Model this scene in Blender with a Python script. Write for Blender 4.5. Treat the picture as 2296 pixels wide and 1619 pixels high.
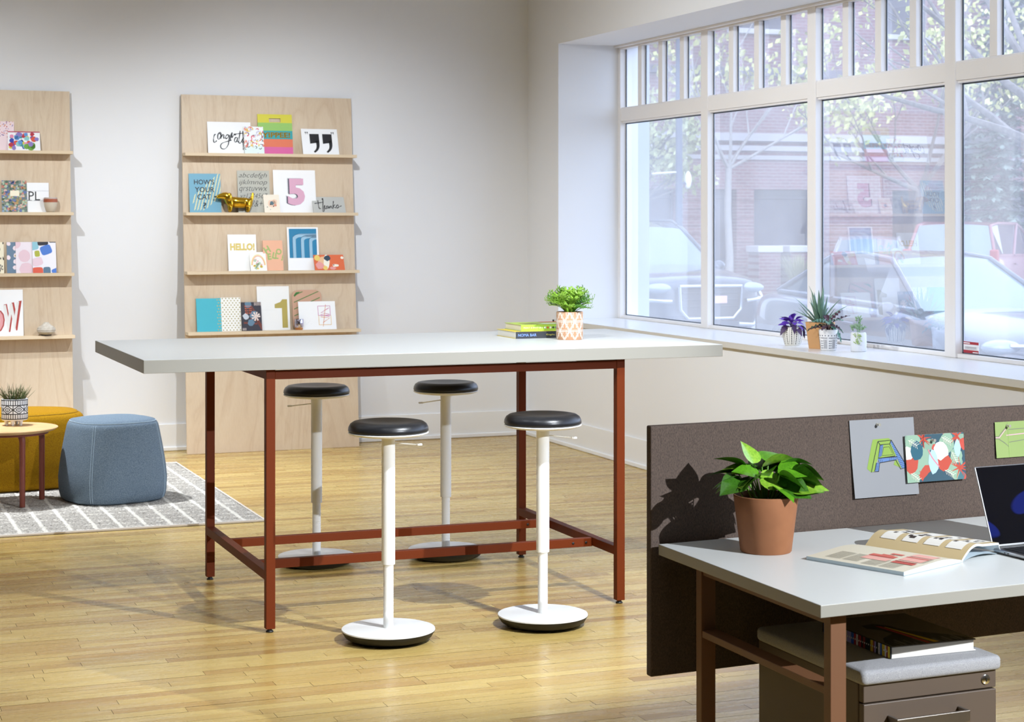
import bpy, bmesh, math, random
from math import radians as R, sin, cos, pi, sqrt, atan2
from mathutils import Vector, Matrix
SC = bpy.context.scene
COL = SC.collection
for o in list(bpy.data.objects): bpy.data.objects.remove(o)

# ------------------------------------------------------------------ camera
cam_d = bpy.data.cameras.new('camera')
cam = bpy.data.objects.new('camera', cam_d); COL.objects.link(cam)
cam.location = (0, 0, 1.595)
cam.rotation_euler = (R(90), 0, R(-21.2))
cam_d.sensor_fit = 'HORIZONTAL'; cam_d.sensor_width = 36
cam_d.lens = 64.23; cam_d.shift_y = -0.1366
cam_d.clip_start = 0.05; cam_d.clip_end = 300
cam_d.dof.use_dof = True; cam_d.dof.focus_distance = 6.3; cam_d.dof.aperture_fstop = 11
SC.camera = cam
SC.cycles.max_bounces = 7; SC.cycles.diffuse_bounces = 4; SC.cycles.glossy_bounces = 3; SC.cycles.transmission_bounces = 4; SC.cycles.caustics_reflective = False; SC.cycles.caustics_refractive = False
SC.cycles.adaptive_threshold = 0.02
# ------------------------------------------------------------------ view
SC.view_settings.view_transform = 'Standard'
SC.view_settings.look = 'None'
SC.view_settings.exposure = 0.0
SC.view_settings.gamma = 1.0
SC.view_settings.use_curve_mapping = False
# ------------------------------------------------------------------ sky
W = bpy.data.worlds.new('world'); SC.world = W; W.use_nodes = True
wn = W.node_tree.nodes; wl = W.node_tree.links
bg = wn['Background']; sky = wn.new('ShaderNodeTexSky')
sky.sky_type = 'NISHITA'; sky.sun_disc = False
sky.sun_elevation = R(50); sky.sun_rotation = R(200)
sky.air_density = 1.0; sky.dust_density = 2.0; sky.ozone_density = 1.0
wmix = wn.new('ShaderNodeMix'); wmix.data_type = 'RGBA'; wmix.inputs[0].default_value = 0.75
wl.new(sky.outputs[0], wmix.inputs[6]); wmix.inputs[7].default_value = (4.7, 5.6, 7.6, 1)
wl.new(wmix.outputs[2], bg.inputs[0]); bg.inputs[1].default_value = 0.68

# ------------------------------------------------------------------ room lamps (track spots on the ceiling) and added fill (spots, overhead areas)
def spot(name, loc, target, power, size=70, blend=.6, radius=.035, col=(1, .97, .92)):
    d = bpy.data.lights.new(name, 'SPOT'); d.energy = power; d.spot_size = R(size); d.spot_blend = blend
    d.shadow_soft_size = radius; d.color = col
    o = bpy.data.objects.new(name, d); COL.objects.link(o); o.location = loc
    o.rotation_euler = (Vector(target) - Vector(loc)).to_track_quat('-Z', 'Y').to_euler()
    return o
def fill_area(name, loc, sx, sy, power, col=(1, .985, .96)):  # area light for added soft fill, no fixture modelled
    d = bpy.data.lights.new(name, 'AREA'); d.shape = 'RECTANGLE'; d.size = sx; d.size_y = sy; d.energy = power; d.color = col
    o = bpy.data.objects.new(name, d); COL.objects.link(o); o.location = loc
    return o
NEU = (.92, .98, 1.05)
spot('track_spot_table', (3.20, 4.80, 2.85), (2.3, 7.1, .3), 560, 62, .6, .02, NEU)
spot('track_spot_table_side', (0.6, 6.6, 3.2), (2.9, 7.9, 1.0), 70, 60, .8, .03, NEU)
spot('track_spot_shelf', (2.75, 10.3, 3.15), (3.1, 12.6, .6), 190, 102, 1, .02, NEU)
spot('track_spot_shelf_far', (0.6, 10.3, 3.15), (1.1, 12.6, .6), 190, 102, 1, .02, NEU)
spot('track_spot_lounge', (0.7, 10.9, 3.25), (1.5, 10.75, .3), 620, 80, .8, .03, NEU)
spot('track_spot_desk', (4.2, 0.4, 2.85), (2.6, 4.1, .6), 1600, 46, .8, .02, NEU)
spot('fill_spot_window', (1.2, 8.6, 3.3), (5.4, 10.2, 1.0), 400, 70, .9, .04, NEU)  # added fill to brighten the window wall
spot('fill_spot_window_near', (1.4, 5.4, 3.3), (5.4, 8.0, 1.0), 370, 70, .9, .04, NEU)  # second added fill, for the nearer window bays
spot('fill_spot_floor', (1.2, 5.0, 3.4), (1.35, 5.5, 0), 200, 56, .9, .03, NEU)  # added fill aimed down at the foreground floor
spot('fill_spot_floor_side', (.1, 7.3, 3.3), (.5, 7.9, 0), 45, 60, .9, .03, NEU)  # weak added fill on the floor at the left
fill_area('fill_area_near', (1.2, 3.0, 3.62), 3.0, 1.2, 14, NEU)  # three unseen areas added for general room brightness
fill_area('fill_area_middle', (1.6, 7.6, 3.62), 3.0, 1.2, 8, NEU)
fill_area('fill_area_far', (-1.5, 8.5, 3.62), 2.0, 3.0, 12, NEU)

# ------------------------------------------------------------------ materials
def lin(c):
    if isinstance(c, str):
        c = c.lstrip('#'); c = [int(c[i:i+2], 16)/255 for i in (0, 2, 4)]
    return tuple((x/12.92 if x <= .04045 else ((x+.055)/1.055)**2.4) for x in c[:3]) + (1,)
MATS = {}
def mat(name, col=None, rough=.5, metal=0., spec=.5, bump=None, emit=None, coat=0, trans=0):
    if name in MATS: return MATS[name]
    m = bpy.data.materials.new(name); m.use_nodes = True; MATS[name] = m
    b = m.node_tree.nodes['Principled BSDF']
    if col is not None: b.inputs['Base Color'].default_value = lin(col)
    b.inputs['Roughness'].default_value = rough; b.inputs['Metallic'].default_value = metal
    b.inputs['Specular IOR Level'].default_value = spec
    b.inputs['Coat Weight'].default_value = coat
    if bump:
        sc, st = bump[:2]
        n = m.node_tree.nodes; l = m.node_tree.links
        tc = n.new('ShaderNodeTexCoord'); tx = n.new('ShaderNodeTexNoise'); tx.inputs['Scale'].default_value = sc
        tx.inputs['Detail'].default_value = 3
        bp = n.new('ShaderNodeBump'); bp.inputs['Strength'].default_value = st; bp.inputs['Distance'].default_value = .002
        l.new(tc.outputs['Object'], tx.inputs['Vector']); l.new(tx.outputs[0], bp.inputs['Height']); l.new(bp.outputs[0], b.inputs['Normal'])
        if len(bump) > 2:   # colour mottling between two colours
            rp = n.new('ShaderNodeValToRGB'); rp.color_ramp.elements[0].position = .35; rp.color_ramp.elements[1].position = .65
            rp.color_ramp.elements[0].color = lin(bump[2]); rp.color_ramp.elements[1].color = lin(col)
            l.new(tx.outputs[0], rp.inputs[0]); l.new(rp.outputs[0], b.inputs['Base Color'])
    return m
class NT:
    def __init__(s, m): s.n = m.node_tree.nodes; s.l = m.node_tree.links; s.b = s.n['Principled BSDF']
    def new(s, t, **kw):
        x = s.n.new('ShaderNode'+t)
        for k, v in kw.items(): setattr(x, k, v)
        return x
    def link(s, a, b): s.l.new(a, b)
    def coords(s, scale=(1, 1, 1), rot=(0, 0, 0), loc=(0, 0, 0), kind='Object'):
        tc = s.new('TexCoord'); mp = s.new('Mapping')
        mp.inputs['Scale'].default_value = scale; mp.inputs['Rotation'].default_value = rot; mp.inputs['Location'].default_value = loc
        s.link(tc.outputs[kind], mp.inputs[0]); return mp.outputs[0]
    def noise(s, vec, scale, detail=3, rough=.5, dist=0):
        t = s.new('TexNoise'); t.inputs['Scale'].default_value = scale; t.inputs['Detail'].default_value = detail
        t.inputs['Roughness'].default_value = rough; t.inputs['Distortion'].default_value = dist
        s.link(vec, t.inputs['Vector']); return t.outputs[0]
    def ramp(s, fac, stops):
        r = s.new('ValToRGB'); e = r.color_ramp.elements
        while len(e) < len(stops): e.new(.5)
        for x, (p, c) in zip(e, stops):
            x.position = p; x.color = lin(c) if not isinstance(c, (int, float)) else (c, c, c, 1)
        s.link(fac, r.inputs[0]); return r.outputs[0]
    def mix(s, fac, a, b, mode='MIX'):
        m = s.new('Mix', data_type='RGBA', blend_type=mode)
        for i, v in ((0, fac), (6, a), (7, b)):
            if hasattr(v, 'is_linked') or hasattr(v, 'links'): s.link(v, m.inputs[i])
            elif i == 0: m.inputs[0].default_value = v
            else: m.inputs[i].default_value = lin(v)
        return m.outputs[2]
    def math(s, op, a, b=0., clamp=False):
        m = s.new('Math', operation=op); m.use_clamp = clamp
        for i, v in ((0, a), (1, b)):
            if hasattr(v, 'links'): s.link(v, m.inputs[i])
            else: m.inputs[i].default_value = v
        return m.outputs[0]
    def bump(s, h, strength=.3, dist=.002):
        b = s.new('Bump'); b.inputs['Strength'].default_value = strength; b.inputs['Distance'].default_value = dist
        s.link(h, b.inputs['Height']); s.link(b.outputs[0], s.b.inputs['Normal'])
    def col(s, c): s.link(c, s.b.inputs['Base Color'])

WHITE_WALL = mat('wall_paint', '#e9e9ea', .75, bump=(60, .06))
WHITE_TRIM = mat('trim_paint', '#ececec', .45)
FRAME_W = mat('window_frame_paint', '#f3efec', .4)
CEIL = mat('ceiling_paint', '#dcdcdc', .8)
SILL = mat('sill_laminate', '#e6e6e6', .25)
SILL_EDGE = mat('sill_edge', '#d2cfc8', .45)
LAM_TOP = mat('white_laminate', '#d6d8d6', .3)
LAM_EDGE = mat('laminate_edge', '#959289', .4)
RUST = mat('rust_powder_coat', '#662a0d', .5, 0, .14, bump=(900, .05))
BROWN = mat('brown_powder_coat', '#6b4830', .45, bump=(900, .05))
TAUPE = mat('taupe_metal', '#55483d', .5, bump=(900, .05))
STEEL = mat('brushed_steel', '#8d8780', .35, 1.0)
CHROME = mat('chrome', '#d8d8d8', .12, 1.0)
BLACK = mat('black_plastic', '#16130f', .5)
VINYL = mat('black_vinyl', '#1a1b1f', .32, bump=(700, .08))
STOOL_W = mat('white_powder_coat', '#eeeeec', .38)
TERRA = mat('terracotta', '#94603d', .8, bump=(14, .25, '#885736'))
SOIL = mat('soil', '#2a1f18', .95, bump=(300, .9, '#15100c'))
PAPER = mat('paper_white', '#f2f2f0', .6)
PAGES = mat('page_edges', '#e4e0d6', .8)
INK = mat('ink_black', '#17181c', .5)
GOLD = mat('gold_foil', '#e6bb3c', .14, 1.0)

def birch():
    m = mat('birch_plywood', '#dcc4a4', .5); t = NT(m)
    v = t.coords((1, 1, .14)); w = t.noise(v, 3.0, 4, .55, .9)
    rings = t.math('FRACT', t.math('MULTIPLY', w, 9.0))
    g = t.ramp(rings, [(0, '#c7b094'), (.18, '#d3bfa4'), (.75, '#d8c6ac'), (1, '#cdb79b')])
    fine = t.noise(t.coords((90, 90, 2.2)), 3, 3)
    c = t.mix(.28, g, t.ramp(fine, [(.3, '#c3ab8d'), (.7, '#ddccb4')]))
    big = t.noise(t.coords((1.5, 1, .5)), 1.7, 2)
    c = t.mix(t.math('MULTIPLY', big, .3), c, '#cfb293')
    t.col(c); return m
BIRCH = birch()
PLY_EDGE = mat('plywood_edge', '#d8c2a2', .6)

def floor_mat():
    m = mat('maple_strip', '#c79e62', .33); t = NT(m)
    at = t.new('Attribute', attribute_name='pr'); at.attribute_type = 'GEOMETRY'
    base = t.ramp(at.outputs['Fac'], [(0, '#a27e44'), (.15, '#b59250'), (.5, '#c3a55f'), (.8, '#ccb06a'), (1, '#ab8444')])
    g = t.noise(t.coords((1.6, 38, 1)), 3.2, 5, .6)
    c = t.mix(t.ramp(g, [(.4, .0), (.8, .38)]), base, '#8f6c34')
    blot = t.noise(t.coords((.9, 1.6, 1)), 1.3, 3)
    c = t.mix(t.ramp(blot, [(.4, .0), (.75, .4)]), c, '#d5bd7c')
    wear = t.noise(t.coords((1, 1, 1)), .9, 2)
    wm = t.ramp(wear, [(.40, .0), (.62, 1.0)])
    for rot, sc, th in ((.5, (1.3, 60, 1), .67), (-.9, (1.7, 70, 1), .69), (1.5, (2, 80, 1), .69), (.05, (2.5, 120, 1), .665), (2.4, (1.9, 75, 1), .695)):
        s = t.noise(t.coords(sc, (0, 0, rot), (rot*7, 3, 0)), 2.1, 2, .5, .4)
        brk = t.noise(t.coords((1, 1, 1), (0, 0, rot), (rot*3, 1, 0)), 7.0, 2)
        f = t.math('MULTIPLY', t.ramp(s, [(th, .0), (th+.025, .55)]), t.ramp(brk, [(.48, .0), (.56, 1.0)]))
        c = t.mix(t.math('MULTIPLY', f, t.math('ADD', t.math('MULTIPLY', wm, .7), .3)), c, '#5a4636')
    sp = t.noise(t.coords((14, 40, 1)), 3.0, 2)
    c = t.mix(t.math('MULTIPLY', t.ramp(sp, [(.70, .0), (.74, .5)]), wm), c, '#6a4c30')
    t.col(c)
    t.link(t.ramp(t.noise(t.coords((2, 9, 1)), 3, 3), [(.3, .20), (.7, .36)]), t.b.inputs['Roughness'])
    t.bump(g, .08, .001); return m
FLOOR_M = floor_mat()
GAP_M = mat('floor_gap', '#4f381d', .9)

def fabric(name, c1, c2, scale=420, bump=.6, rough=.95, aniso=(1, 1, 1)):
    m = mat(name, c1, rough, spec=.15); t = NT(m)
    n1 = t.noise(t.coords(aniso), scale, 2, .6); n2 = t.noise(t.coords(), 26, 3)
    c = t.ramp(n1, [(.3, c2), (.7, c1)])
    c = t.mix(t.math('MULTIPLY', n2, .18), c, c2); t.col(c); t.bump(n1, bump, .0015); return m
BLUE_F = fabric('blue_felt', '#82919c', '#566677', 230)
MUST_F = fabric('mustard_felt', '#ac8210', '#82590a', 230)
SCREEN_F = fabric('taupe_screen_fabric', '#65574e', '#453c38', 520, .7, aniso=(1, 1, .35))
CUSH_F = fabric('grey_cushion_fabric', '#b4b4b6', '#84858a', 700, .8)

# ------------------------------------------------------------------ mesh helpers
def obj(name, verts, faces, mats, parent=None, fm=None, smooth=None, bevel=None, loc=None, seg=2):
    me = bpy.data.meshes.new(name); me.from_pydata([tuple(v) for v in verts], [], [tuple(f) for f in faces])
    if not isinstance(mats, (list, tuple)): mats = [mats]
    for m in mats: me.materials.append(m)
    if fm: me.polygons.foreach_set('material_index', fm)
    me.update()
    if smooth is not None:
        me.shade_smooth()
        if smooth < 179: me.set_sharp_from_angle(angle=R(smooth))
    o = bpy.data.objects.new(name, me); COL.objects.link(o)
    if parent: o.parent = parent
    if loc is not None: o.location = loc
    if bevel:
        md = o.modifiers.new('bevel', 'BEVEL'); md.width = bevel; md.segments = seg; md.limit_method = 'ANGLE'; md.angle_limit = R(40)
    return o
def tag(o, label, cat, group=None, kind=None):
    o['label'] = label
    if cat: o['category'] = cat
    if group: o['group'] = group
    if kind: o['kind'] = kind
    return o
def empty(name, loc=(0, 0, 0), rz=0, label=None, cat=None, group=None, kind=None):
    o = bpy.data.objects.new(name, None); COL.objects.link(o); o.location = loc; o.rotation_euler = (0, 0, rz)
    o.empty_display_size = .05
    if label: tag(o, label, cat, group, kind)
    return o
class MB:
    def __init__(s): s.v = []; s.f = []; s.m = []
    def add(s, vs, fs, m=0):
        b = len(s.v); s.v += [tuple(v) for v in vs]; s.f += [tuple(i+b for i in f) for f in fs]; s.m += [m]*len(fs); return s
    def box(s, x0, x1, y0, y1, z0, z1, m=0, fn=None):
        vs = [(x, y, z) for z in (z0, z1) for x, y in ((x0, y0), (x1, y0), (x1, y1), (x0, y1))]
        if fn: vs = [fn(*v) for v in vs]
        return s.add(vs, [(3, 2, 1, 0), (4, 5, 6, 7), (0, 1, 5, 4), (1, 2, 6, 5), (2, 3, 7, 6), (3, 0, 4, 7)], m)
    def lathe(s, prof, n=32, c=(0, 0, 0), m=0, sx=1, sy=1):
        vs = []; fs = []
        for r, z in prof:
            for i in range(n):
                a = 2*pi*i/n; vs.append((c[0]+sx*r*cos(a), c[1]+sy*r*sin(a), c[2]+z))
        for j in range(len(prof)-1):
            for i in range(n):
                k = (i+1) % n; fs.append((j*n+i, j*n+k, (j+1)*n+k, (j+1)*n+i))
        if prof[0][0] > 1e-5: fs.append(tuple(range(n-1, -1, -1)))
        if prof[-1][0] > 1e-5: fs.append(tuple((len(prof)-1)*n+i for i in range(n)))
        return s.add(vs, fs, m)
    def tube(s, path, rad, n=8, m=0, flat=1.0):
        P = [Vector(p) for p in path]; N = len(P)
        if not hasattr(rad, '__len__'): rad = [rad]*N
        vs = []; fs = []; up = None
        for i, p in enumerate(P):
            t = (P[min(i+1, N-1)]-P[max(i-1, 0)]).normalized()
            if up is None: up = Vector((0, 0, 1)) if abs(t.z) < .9 else Vector((0, 1, 0))
            x = t.cross(up).normalized(); up = x.cross(t).normalized()
            for k in range(n):
                a = 2*pi*k/n; vs.append(p+x*(rad[i]*cos(a))+up*(rad[i]*flat*sin(a)))
        for i in range(N-1):
            for k in range(n):
                q = (k+1) % n; fs.append((i*n+k, i*n+q, (i+1)*n+q, (i+1)*n+k))
        fs.append(tuple(range(n-1, -1, -1))); fs.append(tuple((N-1)*n+k for k in range(n)))
        return s.add(vs, fs, m)
    def ball(s, c, r, m=0, n=12, k=8):
        if not hasattr(r, '__len__'): r = (r, r, r)
        vs = [(c[0], c[1], c[2]-r[2])]; fs = []
        for j in range(1, k):
            ph = -pi/2+pi*j/k
            for i in range(n):
                a = 2*pi*i/n; vs.append((c[0]+r[0]*cos(ph)*cos(a), c[1]+r[1]*cos(ph)*sin(a), c[2]+r[2]*sin(ph)))
        vs.append((c[0], c[1], c[2]+r[2])); L = len(vs)-1
        for i in range(n):
            q = (i+1) % n; fs.append((0, 1+q, 1+i)); fs.append((L, 1+(k-2)*n+i, 1+(k-2)*n+q))
            for j in range(k-2): fs.append((1+j*n+i, 1+j*n+q, 1+(j+1)*n+q, 1+(j+1)*n+i))
        return s.add(vs, fs, m)
    def prism(s, pts, fn, t, m=0):
        """polygon pts (2-D) -> slab; fn(a, b, depth) -> xyz"""
        n = len(pts); vs = [fn(a, b, 0) for a, b in pts]+[fn(a, b, t) for a, b in pts]
        fs = [tuple(range(n)), tuple(range(2*n-1, n-1, -1))]+[(i, i+n, (i+1) % n+n, (i+1) % n) for i in range(n)]
        return s.add(vs, fs, m)
    def grid(s, fn, nu, nv, m=0, closed_u=False):
        vs = [fn(i/nu, j/nv) for j in range(nv+1) for i in range(nu+(0 if closed_u else 1))]
        w = nu if closed_u else nu+1; fs = []
        for j in range(nv):
            for i in range(nu):
                k = (i+1) % w; fs.append((j*w+i, j*w+k, (j+1)*w+k, (j+1)*w+i))
        return s.add(vs, fs, m)
    def build(s, name, mats, parent=None, **kw): return obj(name, s.v, s.f, mats, parent, s.m, **kw)
def copy_tree(o, parent=None):
    c = o.copy(); COL.objects.link(c); c.parent = parent
    for ch in list(o.children): copy_tree(ch, c)
    return c
def boxo(name, b, m, parent=None, bevel=.002, **kw): return MB().box(*b).build(name, m, parent, bevel=bevel, **kw)

# ---- 2-D print helpers: polygons in a card's plane
def catmull(pts, k=8):
    P = [pts[0]]+list(pts)+[pts[-1]]; out = []
    for i in range(1, len(P)-2):
        p0, p1, p2, p3 = P[i-1:i+3]
        for j in range(k):
            t = j/k
            out.append(tuple(.5*((2*p1[d])+(-p0[d]+p2[d])*t+(2*p0[d]-5*p1[d]+4*p2[d]-p3[d])*t*t+(-p0[d]+3*p1[d]-3*p2[d]+p3[d])*t**3) for d in (0, 1)))
    out.append(tuple(pts[-1])); return out
def ribbon(pts, w, taper=None):
    """closed outline list of quads along a polyline"""
    q = []; L = []; N = len(pts)
    for i in range(N):
        a = pts[max(i-1, 0)]; b = pts[min(i+1, N-1)]
        dx, dy = b[0]-a[0], b[1]-a[1]; l = sqrt(dx*dx+dy*dy) or 1
        ww = (w(i/(N-1)) if callable(w) else w)/2
        L.append(((pts[i][0]-dy/l*ww, pts[i][1]+dx/l*ww), (pts[i][0]+dy/l*ww, pts[i][1]-dx/l*ww)))
    for i in range(N-1): q.append([L[i][0], L[i][1], L[i+1][1], L[i+1][0]])
    return q
def rect(x0, y0, x1, y1): return [[(x0, y0), (x1, y0), (x1, y1), (x0, y1)]]
def disc(x, y, r, n=10, ry=None):
    ry = ry or r; return [[(x+r*cos(2*pi*i/n), y+ry*sin(2*pi*i/n)) for i in range(n)]]
def blob(x, y, r, rng, n=11, amp=.35, ry=None):
    ry = ry or r; ph = rng.random()*6
    return [[(x+r*cos(2*pi*i/n)*(1+amp*(rng.random()-.5)), y+ry*sin(2*pi*i/n)*(1+amp*(rng.random()-.5))) for i in range(n)]]
_TXT = {}
def text2d(s, size=1.0, shear=0., bold=0., align='LEFT'):
    """triangulated outline of built-in lettering, as 2-D polygons; height of capitals ~ .7*size"""
    cu = bpy.data.curves.new('lettering', 'FONT'); cu.body = s; cu.size = size; cu.shear = shear; cu.offset = bold
    cu.align_x = align; cu.resolution_u = 3
    o = bpy.data.objects.new('lettering', cu); COL.objects.link(o)
    bpy.context.view_layer.update()
    me = bpy.data.meshes.new_from_object(o.evaluated_get(bpy.context.evaluated_depsgraph_get()))
    P = [[(me.vertices[i].co.x, me.vertices[i].co.y) for i in f.vertices] for f in me.polygons]
    bpy.data.objects.remove(o); bpy.data.curves.remove(cu); bpy.data.meshes.remove(me)
    return P
def xf(polys, sx=1, sy=None, dx=0, dy=0, rot=0):
    sy = sx if sy is None else sy; c, s = cos(rot), sin(rot)
    return [[(c*x*sx-s*y*sy+dx, s*x*sx+c*y*sy+dy) for x, y in p] for p in polys]
def fit(polys, x0, y0, x1, y1):
    xs = [p[0] for q in polys for p in q]; ys = [p[1] for q in polys for p in q]
    a, b, c, d = min(xs), max(xs), min(ys), max(ys)
    return [[(x0+(x-a)/(b-a)*(x1-x0), y0+(y-c)/(d-c)*(y1-y0)) for x, y in q] for q in polys]
def clip(polys, x0, y0, x1, y1):
    out = []
    for p in polys:
        for ax, val, sg in ((0, x0, 1), (0, x1, -1), (1, y0, 1), (1, y1, -1)):
            q = []
            for i in range(len(p)):
                a, b = p[i-1], p[i]; ia = (a[ax]-val)*sg >= 0; ib = (b[ax]-val)*sg >= 0
                if ia != ib:
                    t = (val-a[ax])/(b[ax]-a[ax]); q.append((a[0]+(b[0]-a[0])*t, a[1]+(b[1]-a[1])*t))
                if ib: q.append(b)
            p = q
            if len(p) < 3: break
        if len(p) >= 3: out.append(p)
    return out
def print_mesh(name, layers, fn, parent, step=.0002, base=.0004):
    """layers = [(material, polys)], stacked; fn(x, y, lift) -> xyz"""
    mb = MB(); ms = []
    for k, (m, polys) in enumerate(layers):
        if isinstance(m, str): m = mat('print_'+m.strip('#'), m, .55)
        if m not in ms: ms.append(m)
        for p in polys: mb.add([fn(x, y, base+k*step) for x, y in p], [tuple(range(len(p)))], ms.index(m))
    return mb.build(name, ms, parent)
# ================================================================== STRUCTURE
def struct(o, label, cat): return tag(o, label, cat, kind='structure')
WX, WY, CZ = 5.05, 12.69, 3.7           # inner faces of right and back wall, ceiling height
XO = 5.68                               # outer face of the window wall
struct(boxo('wall_back', (-4.6, XO, WY, WY+.25, 0, CZ), WHITE_WALL, bevel=0), 'white painted wall behind the plywood shelf boards', 'wall')
struct(boxo('wall_left', (-4.8, -4.6, -3, WY+.25, 0, CZ), WHITE_WALL, bevel=0), 'white painted side wall of the showroom', 'wall')
struct(boxo('wall_front', (-4.8, XO, -3.2, -3, 0, CZ), WHITE_WALL, bevel=0), 'white painted wall at the near end', 'wall')
struct(boxo('ceiling', (-4.8, XO, -3.2, WY+.25, CZ, CZ+.1), CEIL, bevel=0), 'flat white ceiling', 'ceiling')
Y0W, ZS, ZH = 12.10, .856, 2.867        # window opening: far end, under sill, head
YN = 3.80
wr = empty('wall_right', label='white wall around the wide shop window', cat='wall', kind='structure')
boxo('wall_section', (WX, XO, Y0W, WY+.25, 0, CZ), WHITE_WALL, wr, 0)
boxo('wall_section', (WX, XO, YN, Y0W, ZH, CZ), WHITE_WALL, wr, 0)
boxo('wall_section', (WX, XO, YN, Y0W, 0, ZS-.002), WHITE_WALL, wr, 0)
boxo('wall_section', (WX, XO, -3.2, YN, 0, CZ), WHITE_WALL, wr, 0)
def baseboard(name, label, along, face, a, b):
    e = empty(name, label=label, cat='baseboard', kind='structure')
    if along == 'x':
        boxo('board', (a, b, face-.013, face, 0, .187), WHITE_TRIM, e, .003); boxo('shoe_moulding', (a, b, face-.026, face-.013, 0, .03), WHITE_TRIM, e, .006)
    else:
        boxo('board', (face-.013, face, a, b, 0, .187), WHITE_TRIM, e, .003); boxo('shoe_moulding', (face-.026, face-.013, a, b, 0, .03), WHITE_TRIM, e, .006)
baseboard('baseboard_back', 'tall white baseboard along the wall behind the shelf boards', 'x', WY, -4.6, WX)
baseboard('baseboard_right', 'tall white baseboard below the window sill', 'y', WX, -3, WY)
sl = empty('trim_1', label='wide white window sill carrying four potted plants', cat='window sill', kind='structure')
MB().box(5.018, 5.60, YN-.03, Y0W+.035, ZS, .8885).box(5.018, WX, Y0W, Y0W+.035, ZS, .8885).build('sill_core', SILL_EDGE, sl, bevel=.002)
boxo('sill_top', (5.018, 5.60, YN-.03, Y0W, .8885, .892), SILL, sl, .001)

# ---- windows: bays of one large pane below and four lights above
def glass_mat():
    m = bpy.data.materials.new('window_glass'); m.use_nodes = True; n = m.node_tree.nodes; l = m.node_tree.links; n.clear()
    out = n.new('ShaderNodeOutputMaterial'); tr = n.new('ShaderNodeBsdfTransparent'); gl = n.new('ShaderNodeBsdfGlossy')
    tr.inputs[0].default_value = (.93, .965, .985, 1); gl.inputs['Roughness'].default_value = .004; gl.inputs[0].default_value = (1, 1, 1, 1)
    fr = n.new('ShaderNodeFresnel'); fr.inputs['IOR'].default_value = 1.52
    mu = n.new('ShaderNodeMath'); mu.operation = 'MULTIPLY'; mu.inputs[1].default_value = 3.5; mu.use_clamp = True
    mx = n.new('ShaderNodeMixShader'); l.new(fr.outputs[0], mu.inputs[0]); l.new(mu.outputs[0], mx.inputs[0])
    l.new(tr.outputs[0], mx.inputs[1]); l.new(gl.outputs[0], mx.inputs[2])
    df = n.new('ShaderNodeBsdfTranslucent'); df.inputs[0].default_value = (.98, .95, .93, 1)
    mx2 = n.new('ShaderNodeMixShader')                       # added veil: washed-out glare haze and street dust mixed into the glass
    tc = n.new('ShaderNodeTexCoord'); nz = n.new('ShaderNodeTexNoise'); nz.inputs['Scale'].default_value = 2.2
    rp = n.new('ShaderNodeMapRange'); rp.inputs[1].default_value = .3; rp.inputs[2].default_value = .7; rp.inputs[3].default_value = .13; rp.inputs[4].default_value = .20
    l.new(tc.outputs['Object'], nz.inputs[0]); l.new(nz.outputs[0], rp.inputs[0]); l.new(rp.outputs[0], mx2.inputs[0])
    l.new(mx.outputs[0], mx2.inputs[1]); l.new(df.outputs[0], mx2.inputs[2]); l.new(mx2.outputs[0], out.inputs[0]); return m
GLASS = glass_mat()
CLEARM = bpy.data.materials.new('clear_glass_back'); CLEARM.use_nodes = True; CLEARM.node_tree.nodes.clear()
_o = CLEARM.node_tree.nodes.new('ShaderNodeOutputMaterial'); _t = CLEARM.node_tree.nodes.new('ShaderNodeBsdfTransparent'); CLEARM.node_tree.links.new(_t.outputs[0], _o.inputs[0])
def pane(name, b, parent):      # glass sheet: reflecting room face, clear back
    mb = MB().box(*b); mb.m = [1, 1, 1, 1, 1, 0]; return mb.build(name, [GLASS, CLEARM], parent)
SPACER = mat('glazing_spacer', '#4a5460', .4)
XF, XG = 5.518, 5.566                   # room face of the frame, glass plane
MUL = [10.737, 9.367, 7.977, 6.597, 5.217]     # mullion centres
edges = [Y0W]+MUL+[YN]
ZT0, ZT1 = 2.305, 2.418                 # transom rail
WLAB = ['farthest bay of the shop window, next to the corner', 'shop window bay behind the table plant', 'shop window bay behind the potted sill plants',
        'shop window bay with the small red sticker', 'shop window bay beside the desk', 'nearest bay of the shop window']
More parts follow.
